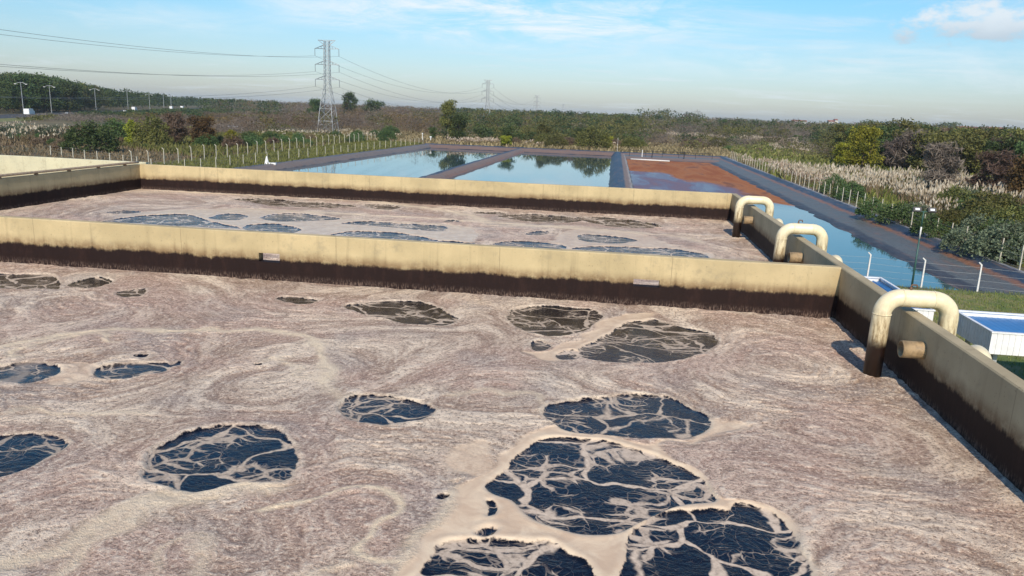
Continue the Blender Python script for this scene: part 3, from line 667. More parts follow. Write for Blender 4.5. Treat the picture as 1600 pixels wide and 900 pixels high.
for i, Y in enumerate((12.95, 21.45, 29.15)):
    t = empty('stub_pipe', (XR, Y, 5.97))
    m_ = MB(); n = 22
    for s_, rr_, in ((0, .145), (1, .125)):
        pass
    V = []; F = []
    for (x_, rr_) in ((.0, .145), (-.36, .145), (-.36, .125), (.0, .125)):
        for k in range(n): an = 2*math.pi*k/n; V.append((x_, math.cos(an)*rr_, math.sin(an)*rr_))
    for q in range(3):
        for k in range(n): j = (k+1) % n; F.append((q*n+k, q*n+j, (q+1)*n+j, (q+1)*n+k))
    m_.v = V; m_.f = F; m_.build('pipe', simple('stub_paint', (.42, .29, .15), .6, .65, 5), t, True)
    MB().tube([(-.02, 0, 0), (-.01, 0, 0)], .124, 22).build('dark_bore', M_darkin, t)
    pass
    tag(t, 'short open pipe stub poking from the right wall beside the %s arch' % names3[i], 'pipe stub', 'open stubs below the arches')
for i, Y in enumerate((12.0, 19.8, 26.8)):
    t = empty('bent_pipe', (XR+.23+.17, Y, 3.815))
    MB().tube(fillet([(0, -.2, -.6), (0, -.2, 2.42), (0, .2, 2.42), (0, .2, -.6)], .19, 9), .14, 20).build('pipe', M_pipeout, t, True)
    MB().box((0, 0, .6), (.2, 1.0, .06)).build('bracket', M_rust, t)
    tag(t, 'cream pipe bend peeking over the right wall in front of the %s arch' % names3[i], 'pipe bend', 'pipe bends outside the right wall')

# ------------------------------------------------------------------ blue roofed canopies
def canopy(x0, x1, y0, y1, z, h, label, rib=.035):
    t = empty('canopy', ((x0+x1)/2, (y0+y1)/2, 0)); w = (x1-x0)/2; l = (y1-y0)/2
    rf = MB()
    nx = int((x1-x0)/.22)
    for k in range(nx):     # trapezoidal sheet, ribs along Y
        a = -w+.06+(2*w-.12)*k/nx; c = -w+.06+(2*w-.12)*(k+1)/nx; m1 = a+(c-a)*.62
        rf.quad((a, -l+.05, z-.2), (m1, -l+.05, z-.2), (m1, l-.05, z-.2), (a, l-.05, z-.2))
        rf.quad((m1, -l+.05, z-.2), (m1+.02, -l+.05, z-.2+rib), (m1+.02, l-.05, z-.2+rib), (m1, l-.05, z-.2))
        rf.quad((m1+.02, -l+.05, z-.2+rib), (c-.02, -l+.05, z-.2+rib), (c-.02, l-.05, z-.2+rib), (m1+.02, l-.05, z-.2+rib))
        rf.quad((c-.02, -l+.05, z-.2+rib), (c, -l+.05, z-.2), (c, l-.05, z-.2), (c-.02, l-.05, z-.2+rib))
    rf.build('roof', M_bluer, t)
    def fascia(ax, sgn):
        m = MB(); ln = l if ax == 0 else w; n = int(2*ln/.19); out_ = (w if ax == 0 else l)
        pts = []
        for k in range(n+1):
            u_ = -ln+2*ln*k/n
            pts += [(u_-.0, 0), (min(u_+.155*2*ln/n/.19, ln), 0), (min(u_+.165*2*ln/n/.19, ln), -.022), (min(u_+.185*2*ln/n/.19, ln), -.022)]
        pts = [p for i_, p in enumerate(pts) if i_ == 0 or p[0] > pts[i_-1][0]]
        for (u0, o0), (u1, o1) in zip(pts[:-1], pts[1:]):
            P = lambda u_, o_, z_: ((sgn*(out_+o_), u_, z_) if ax == 0 else (u_, sgn*(out_+o_), z_))
            m.quad(P(u0, o0, z-h), P(u1, o1, z-h), P(u1, o1, z-.05), P(u0, o0, z-.05))
            m.quad(P(u0, -.035, z-h), P(u0, -.035, z-.05), P(u1, -.035, z-.05), P(u1, -.035, z-h))
        return m.build('fascia', M_white, t)
    for ax, sg in ((0, 1), (0, -1), (1, 1), (1, -1)): fascia(ax, sg)
    rim = MB(); tk = .11
    rim.box((w-.03, 0, z-.025), (tk, 2*l+.06, .05)); rim.box((-w+.03, 0, z-.025), (tk, 2*l+.06, .05))
    rim.box((0, l-.03, z-.025), (2*w-.16, tk, .05)); rim.box((0, -l+.03, z-.025), (2*w-.16, tk, .05)); rim.build('rim', M_white, t)
    for sx in (-1, 1):
        for sy in (-1, 1): MB().box((sx*(w-.45), sy*(l-.5), (z-h)/2+.0), (.14, .14, z-h+.3)).build('post', M_steel, t)
    tag(t, label, 'canopy', 'blue roofed canopies')
canopy(7.4, 12.2, 29.2, 35.1, 3.0, .62, 'white canopy with ribbed blue roof half hidden behind the right basin wall')
canopy(13.0, 19.5, 26.5, 29.5, 3.0, .78, 'white corrugated canopy with flat blue roof at the right edge of the photo', .006)

# ------------------------------------------------------------------ floodlight pole
t = empty('floodlight_pole', (18.45, 47.8, 0))
MB().bar((0, 0, 0), (0, 0, 3.1), .06, 12, .05).build('pole', M_green, t, True)
MB().bar((0, 0, 3.1), (0, 0, 3.8), .045, 12).build('pole_sleeve', M_concw, t, True)
MB().bar((0, 0, 3.8), (0, 0, 4.75), .04, 12, .035).build('pole', M_green, t, True)
MB().box((0, 0, 4.72), (.9, .05, .05)).build('crossbar', M_green, t)
MB().bar((0, 0, 0), (0, 0, .06), .16, 12).build('base_plate', M_rust, t)
for sx in (-1, 1):
    rot = Matrix.Rotation(R(-25), 3, 'X')
    h_ = MB().box((sx*.42, -.08, 4.83), (.46, .14, .28), rot).build('floodlight', M_black, t, bevel=.015)
    MB().box(tuple(Vector((sx*.42, -.08, 4.83))+rot @ Vector((0, -.072, 0))), (.24, .012, .12), rot).build('lens', M_glass, h_)
tag(t, 'green floodlight pole with two lamp heads on the grass beside the pond', 'lamp post')

# ------------------------------------------------------------------ fences
def fence(name_label, pts, hgt, mat, bend=.3, side=1, w=.055, wires=(.4, .8, 1.2, 1.6), group=None, lean=.03):
    base = pts[0]; t = empty('fence', (base[0], base[1], 0)); rs = random.Random(int(abs(base[0])*10+len(pts)))
    tops = []
    for x, y in pts:
        lx, ly = rs.uniform(-lean, lean)*hgt, rs.uniform(-lean, lean)*hgt; hh = hgt*rs.uniform(.94, 1.05); p = Vector((x-base[0], y-base[1], -.1))
        q = p+Vector((lx, ly, hh)); e = q+Vector((side*bend, 0, bend*.8)) if bend else q
        m = MB(); m.bar(p, q, w*1.25, 4, w)
        if bend: m.bar(q-Vector((0, 0, .02)), e, w, 4, w*.8)
        m.build('post', mat, t); tops.append((p, q))
    m = MB()
    for (p0, q0), (p1, q1) in zip(tops[:-1], tops[1:]):
        for hz in wires:
            a = p0.lerp(q0, hz/hgt); c = p1.lerp(q1, hz/hgt); mid = (a+c)/2-Vector((0, 0, .02))
            m.bar(a, mid, .006, 3, cap=False); m.bar(mid, c, .006, 3, cap=False)
    m.build('wire', M_steel, t); tag(t, name_label, 'fence', group)
def line(a, c, n): return [(a[0]+(c[0]-a[0])*k/(n-1), a[1]+(c[1]-a[1])*k/(n-1)) for k in range(n)]
fence('white concrete post fence with bent tops along the grass by the near pond end', [(10.7, 50.3), (13.6, 50.1), (16.5, 49.9), (19.45, 49.0), (22.4, 48.3), (25.6, 47.6)], 1.78, M_concw, .16, -1, .055)
fence('wire fence of pale posts outside the right pond bank', line((28.6, 50.5), (29.4, 200), 52), 2.0, M_conc, .0, 1, .05)
fence('straight short post fence along the left pond bank', line((-56.5, 96), (-51.5, 206), 30), 1.8, M_conc, .0, 1, .055)
fence('taller bent top post fence through the grass further left of the pond', line((-64.0, 96), (-67.5, 225), 34), 2.35, M_conc, .25, -1, .062)
fence('rough post fence behind the left basin wall reaching the dirt patch', line((-62.5, 98), (-88.5, 112), 9), 1.6, M_conc, .0, 1, .07)
# corner markers and small things on the banks
def marker(x, y, h, w, label):
    o = MB(); o.bar((0, 0, 0), (0, 0, h), w, 4, w*.8); o.box((0, 0, h*.9), (w*2.6, w*2.6, w*2)); ob = o.build('marker_post', M_concw); ob.location = (x, y, 0); tag(ob, label, 'post')
q = at(660, 222); marker(q.x, q.y, 2.6, .14, 'thick white corner post of the left fence'); q = at(673, 223); marker(q.x, q.y, 1.8, .2, 'stout white marker post right of the fence corner')
q = at(968, 241); marker(1.0, 199.5, 4.0, .04, 'thin tall rod standing at the far end of the black bank')
t = empty('guard_rail', (5, 193.0, 0)); 
for k in range(3): MB().bar(((2, 4.4, 12.0)[k], -3, -.1), ((2, 4.4, 12.0)[k], -3, 1.6), .11, 6).build('post', (M_concw, M_black, M_black)[k], t)
MB().bar((-1, 0.0, 1.25), (19, 0.0, 1.25), .06, 6).build('rail', M_black, t)
for k in range(6): MB().bar((-1+k*4, 0, -.1), (-1+k*4, 0, 1.25), .05, 6).build('post', M_black, t)
tag(t, 'dark guard rail along the far side of the red sludge pond', 'rail')
o = MB().tube([(4.2, 184.6, -.42), (8, 184.0, -.42), (13.2, 183.2, -.42)], .16, 8).build('floating_pipe', M_concw, None, True); tag(o, 'white pipe floating at the far edge of the red sludge', 'pipe')
# cone of white sacks on the left bank
q = at(417, 257); t = MB(); t.bar((0, 0, 0), (0, 0, 1.3), .42, 7, .08); t.box((.9, 0, .16), (1.3, .5, .32)); o = t.build('sack_pile', M_white, bevel=.04); o.location = (q.x, q.y, 0); tag(o, 'small white peaked sack pile beside the left fence', 'sacks')

# ------------------------------------------------------------------ pylons and cables
PY = [(-95.4, -42), (-95.4, 251), (-89.2, 540), (-100, 990), (-122, 1830)]
def lat(m, z0, z1, h0, h1, n, w, wb):
    for sx in (-1, 1):
        for sy in (-1, 1): m.bar((sx*h0, sy*h0, z0), (sx*h1, sy*h1, z1), w, 4, cap=False)
    for k in range(n):
        a = z0+(z1-z0)*k/n; c = z0+(z1-z0)*(k+1)/n; ha = h0+(h1-h0)*k/n; hc = h0+(h1-h0)*(k+1)/n
        for s_ in (-1, 1):
            for (A, B_) in (((-ha, s_*ha, a), (hc, s_*hc, c)), ((ha, s_*ha, a), (-hc, s_*hc, c)), ((s_*ha, -ha, a), (s_*hc, hc, c)), ((s_*ha, ha, a), (s_*hc, -hc, c)),
                            ((-hc, s_*hc, c), (hc, s_*hc, c)), ((s_*hc, -hc, c), (s_*hc, hc, c))): m.bar(A, B_, wb, 3, cap=False)
def pylon(loc, label, w=.10, full=True):
    t = empty('pylon', (*loc, 0))
    m = MB(); lat(m, 0, 8.0, 2.75, 2.0, 2, w*1.2, w*.6); m.build('leg_frame', M_steel, t)
    m = MB(); lat(m, 8.0, 15.8, 2.0, .9, 3, w*1.1, w*.55); lat(m, 15.8, 29.6, .9, .75, 9, w, w*.5); m.build('lattice_body', M_steel, t)
    for z, hw in ((27.2, 4.1), (22.2, 4.1), (17.4, 4.15)):
        for s_ in (-1, 1):
            m = MB()
            for sy in (-.5, .5):
                m.bar((s_*.8, sy, z), (s_*hw, 0, z), w*.8, 3); m.bar((s_*.8, sy, z+1.2), (s_*hw, 0, z), w*.7, 3)
                for k in (1, 2): f_ = k/3; m.bar((s_*(.8+(hw-.8)*f_), sy*(1-f_), z), (s_*(.8+(hw-.8)*f_), sy*(1-f_), z+1.2*(1-f_)), w*.5, 3)
            m.bar((s_*.8, .5, z), (s_*.8, -.5, z), w*.5, 3)
            m.build('crossarm', M_steel, t)
        for s_ in (-1, 1): MB().tube([(s_*hw, 0, z), (s_*hw, 0, z-2.3)], .09, 6).build('insulator', M_cable, t)
    m = MB()
    for s_ in (-1, 1):
        for sy in (-.4, .4): m.bar((s_*.7, sy, 29.6), (s_*3.0, 0, 29.9), w*.8, 3); m.bar((s_*.75, sy, 28.3), (s_*3.0, 0, 29.9), w*.7, 3)
    m.bar((-3, 0, 29.9), (3, 0, 29.9), w*.8, 4); m.build('earth_wire_arm', M_steel, t)
    tag(t, label, 'pylon', 'power line pylons')
pylon(PY[1], 'tallest lattice pylon standing nearest, before the brown wood'); pylon(PY[2], 'second lattice pylon rising small over the wood in the middle', .12)
pylon(PY[3], 'third pylon, tiny and hazy above the treeline', .17); pylon(PY[4], 'farthest pylon, barely visible on the horizon', .24)
k = 0
for z, tier in ((24.9, 'upper'), (19.9, 'middle'), (15.1, 'lower')):
    for s_, side in ((-1, 'left'), (1, 'right')):
        m = MB(); pts = []
        for (a, c, sag) in ((PY[0], PY[1], 6.4), (PY[1], PY[2], 7.4), (PY[2], PY[3], 9.0)):
            for q in range(24):
                f_ = q/24; pts.append((a[0]+(c[0]-a[0])*f_+s_*4.1, a[1]+(c[1]-a[1])*f_, z-4*sag*f_*(1-f_)))
        rr_ = [.045 if p[1] < 260 else (.06 if p[1] < 560 else .09) for p in pts]
        m.tube(pts, [q*.62 for q in rr_], 5); tag(m.build('power_cable', M_cable, None), '%s cable on the %s side of the pylons' % (tier, side), 'cable', 'cables strung between the pylons')
# ------------------------------------------------------------------ foliage shapes
def leafquads(cent, n, spread, size, rs, tintc, up=0.0, elong=1.0, flat_=1.0):
    """small leaf faces scattered round clump centres"""
    N = len(cent)*n; c = np.repeat(cent, n, 0)+rs.randn(N, 3)*np.repeat(spread, n)[:, None]*np.array([1, 1, flat_])
    a = rs.randn(N, 3); a[:, 2] += up; a /= np.linalg.norm(a, axis=1)[:, None]; bb = rs.randn(N, 3); bb -= (bb*a).sum(1)[:, None]*a; bb /= np.linalg.norm(bb, axis=1)[:, None]
    s = size*(.6+.8*rs.rand(N))[:, None]; A = a*s*elong; B_ = bb*s*(.55 if elong < 2 else .28)
    V = np.stack([c-A, c+B_, c+A, c-B_], 1).reshape(-1, 3); F = np.arange(N*4).reshape(N, 4)
    t = np.clip(np.repeat(tintc, n)+rs.randn(N)*.16, 0, 1); return V, F, np.repeat(t, 4)
def crown(rs, h, w, base, n_cl, n_lf, size, shape='round', elong=1.0, hollow=.35):
    cs = []; lob = [(math.cos(q*2.4+h)*w*rs.uniform(.15, .6), math.sin(q*2.4+h)*w*rs.uniform(.15, .6), (q+.8)/9.5+rs.uniform(-.08, .12), rs.uniform(.34, .58)) for q in range(9)]
    while len(cs) < n_cl:
        if shape == 'round':
            L = lob[rs.randint(9)]; d = rs.randn(3); d /= np.linalg.norm(d); rr_ = (hollow+(1-hollow)*rs.rand())
            p = np.array([L[0], L[1], base+(h-base)*min(.84, max(.16, L[2]))])+d*rr_*np.array([w*L[3], w*L[3], (h-base)*.17])
        elif shape == 'cone':
            f_ = rs.rand()**1.4; an = rs.rand()*6.28; rad = w*(1-f_*.85)*(.4+.6*rs.rand()); p = np.array([math.cos(an)*rad, math.sin(an)*rad, base+(h-base)*f_])
        elif shape == 'tall' and h > 8:
            L = lob[rs.randint(9)]; d = rs.randn(3); d /= np.linalg.norm(d); rr_ = (.2+.8*rs.rand())
            p = np.array([L[0], L[1], base+(h-base)*min(.9, L[2])])+d*rr_*np.array([w*L[3], w*L[3], (h-base)*.14])
        elif shape == 'tall':
            f_ = rs.rand(); an = rs.rand()*6.28; prof = math.sin(math.pi*min(.97, .12+f_*.86))**.6*(.75+.35*math.sin(f_*9+1)); rad = w*prof*(.3+.7*rs.rand()); p = np.array([math.cos(an)*rad, math.sin(an)*rad, base+(h-base)*f_])
        else:
            an = rs.rand()*6.28; rad = w*math.sqrt(rs.rand()); f_ = math.sqrt(max(0, 1-(rad/w)**2)); p = np.array([math.cos(an)*rad, math.sin(an)*rad, base+(h-base)*f_*(.35+.65*rs.rand())])
        if p[2] > .05: cs.append(p)
    cs = np.array(cs); ti = np.clip(rs.rand(n_cl)*.8+.1, 0, 1)
    return leafquads(cs, n_lf, np.full(n_cl, size*1.5), size, rs, ti, 0, elong)
def trunk_mesh(name, rs, h, r, limbs, spread, mat):
    m = MB(); top = (rs.uniform(-.1, .1)*h, rs.uniform(-.1, .1)*h, h*.75)
    mid = (top[0]*.3, top[1]*.3, h*.4); m.bar((0, 0, -.15), mid, r, 6, r*.75); m.bar(mid, top, r*.75, 6, r*.35)
    for k in range(limbs):
        f_ = .25+.7*k/limbs; p = Vector((0, 0, 0)).lerp(Vector(mid), f_/.55) if f_ < .55 else Vector(mid).lerp(Vector(top), (f_-.55)/.45)
        an = rs.uniform(0, 6.28); e = p+Vector((math.cos(an)*spread*rs.uniform(.5, .9), math.sin(an)*spread*rs.uniform(.5, .9), h*rs.uniform(.18, .35)))
        m.bar(p, e, r*.38, 5, r*.12)
        for _ in range(2):
            an2 = an+rs.uniform(-1, 1); q = p.lerp(e, rs.uniform(.4, .8)); m.bar(q, q+Vector((math.cos(an2)*spread*.35, math.sin(an2)*spread*.35, h*rs.uniform(.1, .25))), r*.16, 4, r*.05)
    return m.mesh(name, mat)
class Plant:
    def __init__(s, kind, leaf, h, w, base, ncl, nlf, size, shape='round', bark=M_bark, elong=1.0, stem='trunk', hollow=.35, r=None):
        rs = np.random.RandomState(len(kind)*13+int(h*10)+ncl); s.h = h; s.kind = kind; s.leaf = leaf
        V, F, T = crown(rs, h, w, base, ncl, nlf, size, shape, elong, hollow); s.V, s.F, s.T = V, F, T
        s.crown = np_mesh('crown', V, F, leaf, False, {'tint': T}); s.trunk = trunk_mesh('trunk', rs, h, r or max(.05, h*.018), 6 if h > 3 else 4, w*.8, bark)
P_ = {}
P_['brown'] = [Plant('bare_tree', L_brown, 8, 3.3, 1.2, 260, 14, .20, elong=2.6, hollow=.2), Plant('bare_tree', L_brown, 7, 3.0, .8, 240, 14, .19, elong=2.8, hollow=.2)]
P_['purple'] = [Plant('bare_tree', L_purple, 8, 3.4, 1.2, 260, 13, .20, elong=2.9, hollow=.2), Plant('bare_tree', L_purple, 6.5, 3.0, .8, 220, 13, .18, elong=3.0, hollow=.2)]
P_['olive'] = [Plant('olive_tree', L_olive, 7, 3.2, .9, 240, 18, .17), Plant('olive_tree', L_olive, 5.5, 3.0, .5, 220, 18, .16)]
P_['rust'] = [Plant('rusty_tree', L_rust, 6.5, 3.0, .8, 240, 16, .18)]
P_['dark'] = [Plant('evergreen_tree', L_dark, 9, 3.2, 1.5, 260, 20, .19), Plant('evergreen_tree', L_dark, 7, 3.0, .8, 240, 20, .18)]
P_['green'] = [Plant('leafy_bush', L_green, 3.0, 2.0, .2, 170, 16, .11, 'dome'), Plant('leafy_bush', L_green, 2.2, 1.7, .1, 150, 16, .10, 'dome')]
P_['bush'] = [Plant('round_bush', L_dark, 4.2, 3.0, .1, 260, 20, .14, 'dome', hollow=.5)]
P_['obush'] = [Plant('round_bush', L_olive, 4.5, 3.2, .1, 280, 20, .14, 'dome')]
P_['bbush'] = [Plant('dry_bush', L_brown, 3.2, 2.2, .2, 200, 14, .14, 'dome', elong=2.5), Plant('dry_bush', L_straw, 2.4, 1.9, .1, 160, 14, .13, 'dome', elong=2.2)]
P_['yellow'] = [Plant('willow_tree', L_yel, 8.2, 3.6, .6, 300, 22, .19)]
P_['poplar'] = [Plant('poplar_tree', L_yel, 5.0, 1.3, .4, 160, 16, .14, 'tall')]
P_['euc'] = [Plant('eucalyptus_tree', L_olive, 12, 3.3, 1.6, 330, 22, .22, 'tall', M_barkp, r=.22)]
P_['grey'] = [Plant('leafy_bush', L_grey, 3.2, 2.4, .2, 190, 18, .12, 'dome')]
def place(pl, x, y, s, rz, label, cat, group=None, sz=None):
    t = empty(pl.kind, (x, y, 0), rz); t.scale = (s, s, sz or s)
    mesh_obj('crown', pl.crown, t); mesh_obj('trunk', pl.trunk, t); tag(t, label, cat, group); return t

# ---- single trees one can point to
def put(kind, px, py, hpx, label, cat='tree', i=0, wf=1.0, group=None):
    p = at(px, py); pl = P_[kind][i]; dist = math.hypot(p.x, p.y); h = hpx*dist/1225.; s = h/pl.h
    return place(pl, p.x, p.y, s*wf, px*.7, label, cat, group, s)
put('euc', 700, 220, 62, 'tall dark eucalyptus with a forked crown at the far left pond corner')
put('dark', 716, 221, 42, 'lower dark tree leaning against the tall eucalyptus on its right', i=1)
put('dark', 676, 219, 20, 'small dark round bush left of the eucalyptus foot', 'bush', 1)
put('yellow', 1345, 272, 67, 'bright yellow green willow behind the right pampas grass'); put('yellow', 1316, 262, 36, 'smaller yellow green tree left of the bright willow', wf=1.2)
put('bush', 142, 237, 42, 'round dark green bush in the grass at the left', 'bush', wf=1.15)
put('poplar', 207, 227, 34, 'narrow yellow green sapling between the left bushes', wf=1.2)
put('obush', 240, 228, 45, 'olive bush right of the yellow green sapling', 'bush', wf=.8); put('brown', 275, 228, 48, 'bare brown tree in front of the left wood'); put('rust', 318, 230, 44, 'rusty brown tree right of the bare brown tree', wf=1.1)
put('poplar', 362, 232, 26, 'low yellow green shrub before the bent post fence', 'bush', wf=1.6); put('green', 395, 228, 18, 'low green shrub left of the pylon field', 'bush', wf=1.4)
put('bush', 183, 222, 32, 'dark bush behind the narrow sapling', 'bush'); put('green', 438, 226, 16, 'small green shrub along the bent post fence', 'bush', wf=1.5)
put('dark', 545, 187, 41, 'tall tree with a small top left of the middle wood', wf=1.15); put('dark', 493, 187, 31, 'dark evergreen just left of the nearest pylon', wf=1.3); put('dark', 583, 187, 29, 'dark evergreen pair member right of the small topped tree', i=1, wf=1.5)
put('obush', 925, 233, 37, 'large dark olive bush behind the second pond', 'bush', wf=1.1); put('dark', 905, 228, 28, 'dark tree touching the large olive bush', i=1, wf=1.1)
put('yellow', 948, 233, 20, 'bright green shrub right of the large olive bush', 'bush', wf=1.3); put('dark', 793, 228, 30, 'dark evergreen behind the corner between the first two ponds', i=1, wf=1.1)
put('yellow', 790, 229, 17, 'bright green shrub under the dark evergreen at the pond corner', 'bush', wf=1.6); put('olive', 848, 224, 32, 'olive tree behind the second pond, left of the big bush', wf=1.1)
put('obush', 1542, 364, 60, 'big olive bush right behind the pampas grass', 'bush', wf=1.1); put('brown', 1548, 308, 62, 'wide bare brown tree above the big olive bush', wf=1.25)
put('rust', 1590, 320, 62, 'rust brown tree at the right edge of the photo'); put('purple', 1460, 302, 70, 'grey leafless tree in the right wood', wf=1.1); put('dark', 1128, 214, 26, 'dark round tree beyond the pampas strip', wf=1.2)
put('dark', 1150, 212, 22, 'second dark round tree beyond the pampas strip, just right', i=1, wf=1.2); put('olive', 1412, 262, 66, 'dull olive tree right of the bright willow', wf=1.2)
put('grey', 1500, 395, 34, 'grey green bush by the right fence below the big olive bush', 'bush'); put('grey', 1560, 408, 48, 'leafy dark bush at the right edge beside the wire fence', 'bush', wf=1.2)
put('green', 1325, 312, 26, 'green shrub among the first pampas plumes', 'bush', 0, 1.3); put('green', 1365, 342, 30, 'fresh green shrub beside the fence, before the pampas', 'bush', 0, 1.3)
put('green', 1410, 352, 32, 'spreading green shrub left of the floodlight heads', 'bush', 1, 1.3); put('green', 1455, 372, 34, 'leafy green shrub behind the floodlight pole', 'bush', 0, 1.2); put('grey', 1430, 345, 26, 'dusty green shrub behind the floodlight heads', 'bush', 0, 1.3)

# ---- scattered trees and scrub of the countryside, nearest ones as things, the far wood as one mass
rsc = np.random.RandomState(5); cand = []
zr = .5; RA = at(20, 181, zr); RB = at(285, 170.5, zr); _rd = (RB-RA).normalized(); RN = Vector((_rd.y, -_rd.x, 0))
if RN.x*(0-RA.x)+RN.y*(0-RA.y) < 0: RN = -RN
def front(a):      # how close the wood comes, by bearing
    px = 962+1190*a
    return float(np.interp(px, [-200, 0, 150, 290, 420, 560, 700, 1000, 1180, 1290, 1400, 1600, 1800], [240, 240, 240, 165, 225, 240, 240, 235, 250, 180, 160, 146, 135]))
def kindof(px, y):
    r = (rsc.rand()*.45+.55*(.5+.5*math.sin(px*.031+y*.017)*math.cos(px*.013-y*.041+1)+.25*math.sin(px*.09+y*.06)))%1.0
    if 150 <= px < 300 and y > 330: return 'dark'
    if 300 <= px < 470 and y > 420 and rsc.rand() < (470-px)/220: return 'dark'
    if px < 160: return 'dark' if y > 300 and r < .75 else ('purple' if r < .7 else 'olive')
    if px < 700: return 'purple' if r < .42 else 'brown' if r < .72 else 'rust' if r < .80 else 'olive'
    if px < 1000: return 'olive' if r < .50 else 'dark' if r < .74 else 'brown' if r < .88 else 'purple'
    if px < 1250: return 'olive' if r < .34 else 'dark' if r < .44 else 'purple' if r < .74 else 'brown'
    return 'olive' if r < .50 else 'dark' if r < .70 else 'brown' if r < .80 else 'purple' if r < .92 else 'rust'
y = 140.0
while y < 1900:
    sp = max(5.2, y*.0155)
    for a in np.arange(-1.0, .80, sp/y):
        a2 = a+rsc.uniform(-.5, .5)*sp/y; y2 = y*rsc.uniform(.975, 1.03)
        if y2 < front(a2)*rsc.uniform(1, 1.04): continue
        px = 962+1190*a2; x2 = a2*y2
        h = rsc.uniform(6.0, 9.4) if y2 < 420 else rsc.uniform(6.2, 11.2)
        if px > 1290 and y2 < 330: h = rsc.uniform(6.6, 10.0)
        if 780 < px < 1290 and y2 < 340:
            if rsc.rand() < (.62 if px > 1000 else .30): continue
            h = rsc.uniform(3.4, 7.6)
        if rsc.rand() < .02 and y2 > 500 and px > 700: h = rsc.uniform(10.2, 12.5)
        if 430 < px < 700 and y2 < 330: h = rsc.uniform(4.2, 8.2)
        if 700 <= px < 1290 and y2 < 330: h = rsc.uniform(2.2, 5.2)
        if 150 <= px < 250 and 560 < y2 < 900: h = rsc.uniform(12, 17)
        if 1000 < px < 1090 and y2 > 900 and y2 < 1050: h = rsc.uniform(14, 21)
        if 1320 < px < 1450 and y2 > 850 and y2 < 1000: h = rsc.uniform(12, 16)
        # the highway embankment stays clear
        if px < 330:
            dr = (x2-RA.x)*RN.x+(y2-RA.y)*RN.y
            if abs(dr) < 15: continue
            if dr > 0 and px < 300: h = rsc.uniform(1.6, 2.9)
            elif dr > 0: pass
            elif px > 150: h = rsc.uniform(8, 14)*float(np.interp(px, [150, 330], [1.1, .8])) if y2 < 900 else h
            else: h = CAMH+float(np.interp(px, [-100, 0, 150], [28, 26, 9]))*y2/1225*rsc.choice([.0, .35, .7, 1.0, 1.12]) if y2 < 700 else 9
        if y2 < 800 and px > 285:
            cap = float(np.interp(px, [285, 330, 400, 600, 700, 900, 1300, 1400, 1500, 1700], [36, 30, 20, 1, 3, 2, 0, -6, -3, -4]))
            hc = max(3.2, CAMH-cap*y2/1225*1.1); h = min(h, hc*rsc.choice([.55, .7, .85, 1.0, 1.08])) if h < 10.4 else h
        cand.append((x2, y2, h, sp, kindof(px, y2), px))
    y += max(4.6, y*.028)
cand.sort(key=lambda c: -c[2]/c[1])
LAB = {'dark': ('dark evergreen tree', 'tree'), 'olive': ('dull olive leafy tree', 'tree'), 'brown': ('bare brown winter tree', 'tree'), 'purple': ('leafless grey brown tree', 'tree'), 'rust': ('tree with rusty brown leaves', 'tree')}
def area(px): return 'in the wood left of the pylon' if px < 500 else 'in the wood behind the left pond' if px < 830 else 'in the scrub behind the middle ponds' if px < 1180 else 'in the wood beyond the right pampas grass'
vis = [c for c in cand if -40 < c[5] < 1640]
indiv = set(id(c) for c in vis[:230])
parts_far = {}
for c in cand:
    x2, y2, h, sp, kd, px = c
    if id(c) in indiv:
        pl = P_[kd][rsc.randint(len(P_[kd]))]; s = h/pl.h
        place(pl, x2, y2, s*rsc.uniform(1.0, 1.35), rsc.uniform(0, 6.28), '%s %s' % (LAB[kd][0], area(px)), 'tree', '%ss %s' % (LAB[kd][0], area(px)), s)
    else: parts_far.setdefault(kd, []).append(c)
for kd, lst in parts_far.items():
    Vs = []; Fs = []; Ts = []; off = 0
    for (x2, y2, h, sp, _, px) in lst:
        pl = P_[kd][0]; nq = len(pl.F); kq = int(np.clip(60000/y2, 45, 240)*(2.2 if h > 11 else 1)); sel = rsc.randint(0, nq, kq)
        q = pl.V.reshape(-1, 4, 3)[sel]; ce = q.mean(1, keepdims=True); q = ce+(q-ce)*max(1.6, y2/170.)*(np.array([.45, .45, .45]) if kd in ('brown', 'purple') else 1.0)*1.0
        w = max(1.15, sp*.85/3.2)*rsc.uniform(.8, 1.5); an = rsc.uniform(0, 6.28); ca, sa = math.cos(an), math.sin(an); s = h/pl.h
        ce2 = ce*np.array([w, w, s]); q = ce2+(q-ce)*min(1.0, 2.2*300/y2+.35)
        X_ = q[..., 0]*ca-q[..., 1]*sa+x2; Y_ = q[..., 0]*sa+q[..., 1]*ca+y2; Z_ = np.maximum(q[..., 2], .02)
        Vs.append(np.stack([X_, Y_, Z_], -1).reshape(-1, 3)); Ts.append(np.clip(pl.T.reshape(-1, 4)[sel].ravel()*.7+rsc.uniform(-.35, .5), 0, 1)); Fs.append(np.arange(kq*4).reshape(-1, 4)+off); off += kq*4
    me = np_mesh('woodland', np.concatenate(Vs), np.concatenate(Fs), P_[kd][0].leaf, False, {'tint': np.concatenate(Ts)})
    tag(mesh_obj('woodland', me), {'dark': 'dark evergreen mass of the far wood', 'olive': 'olive green mass of the far wood', 'brown': 'brown leafless mass of the far wood', 'purple': 'grey brown hazy mass of the far wood', 'rust': 'rust coloured patches of the far wood'}[kd], 'woodland', kind='stuff')

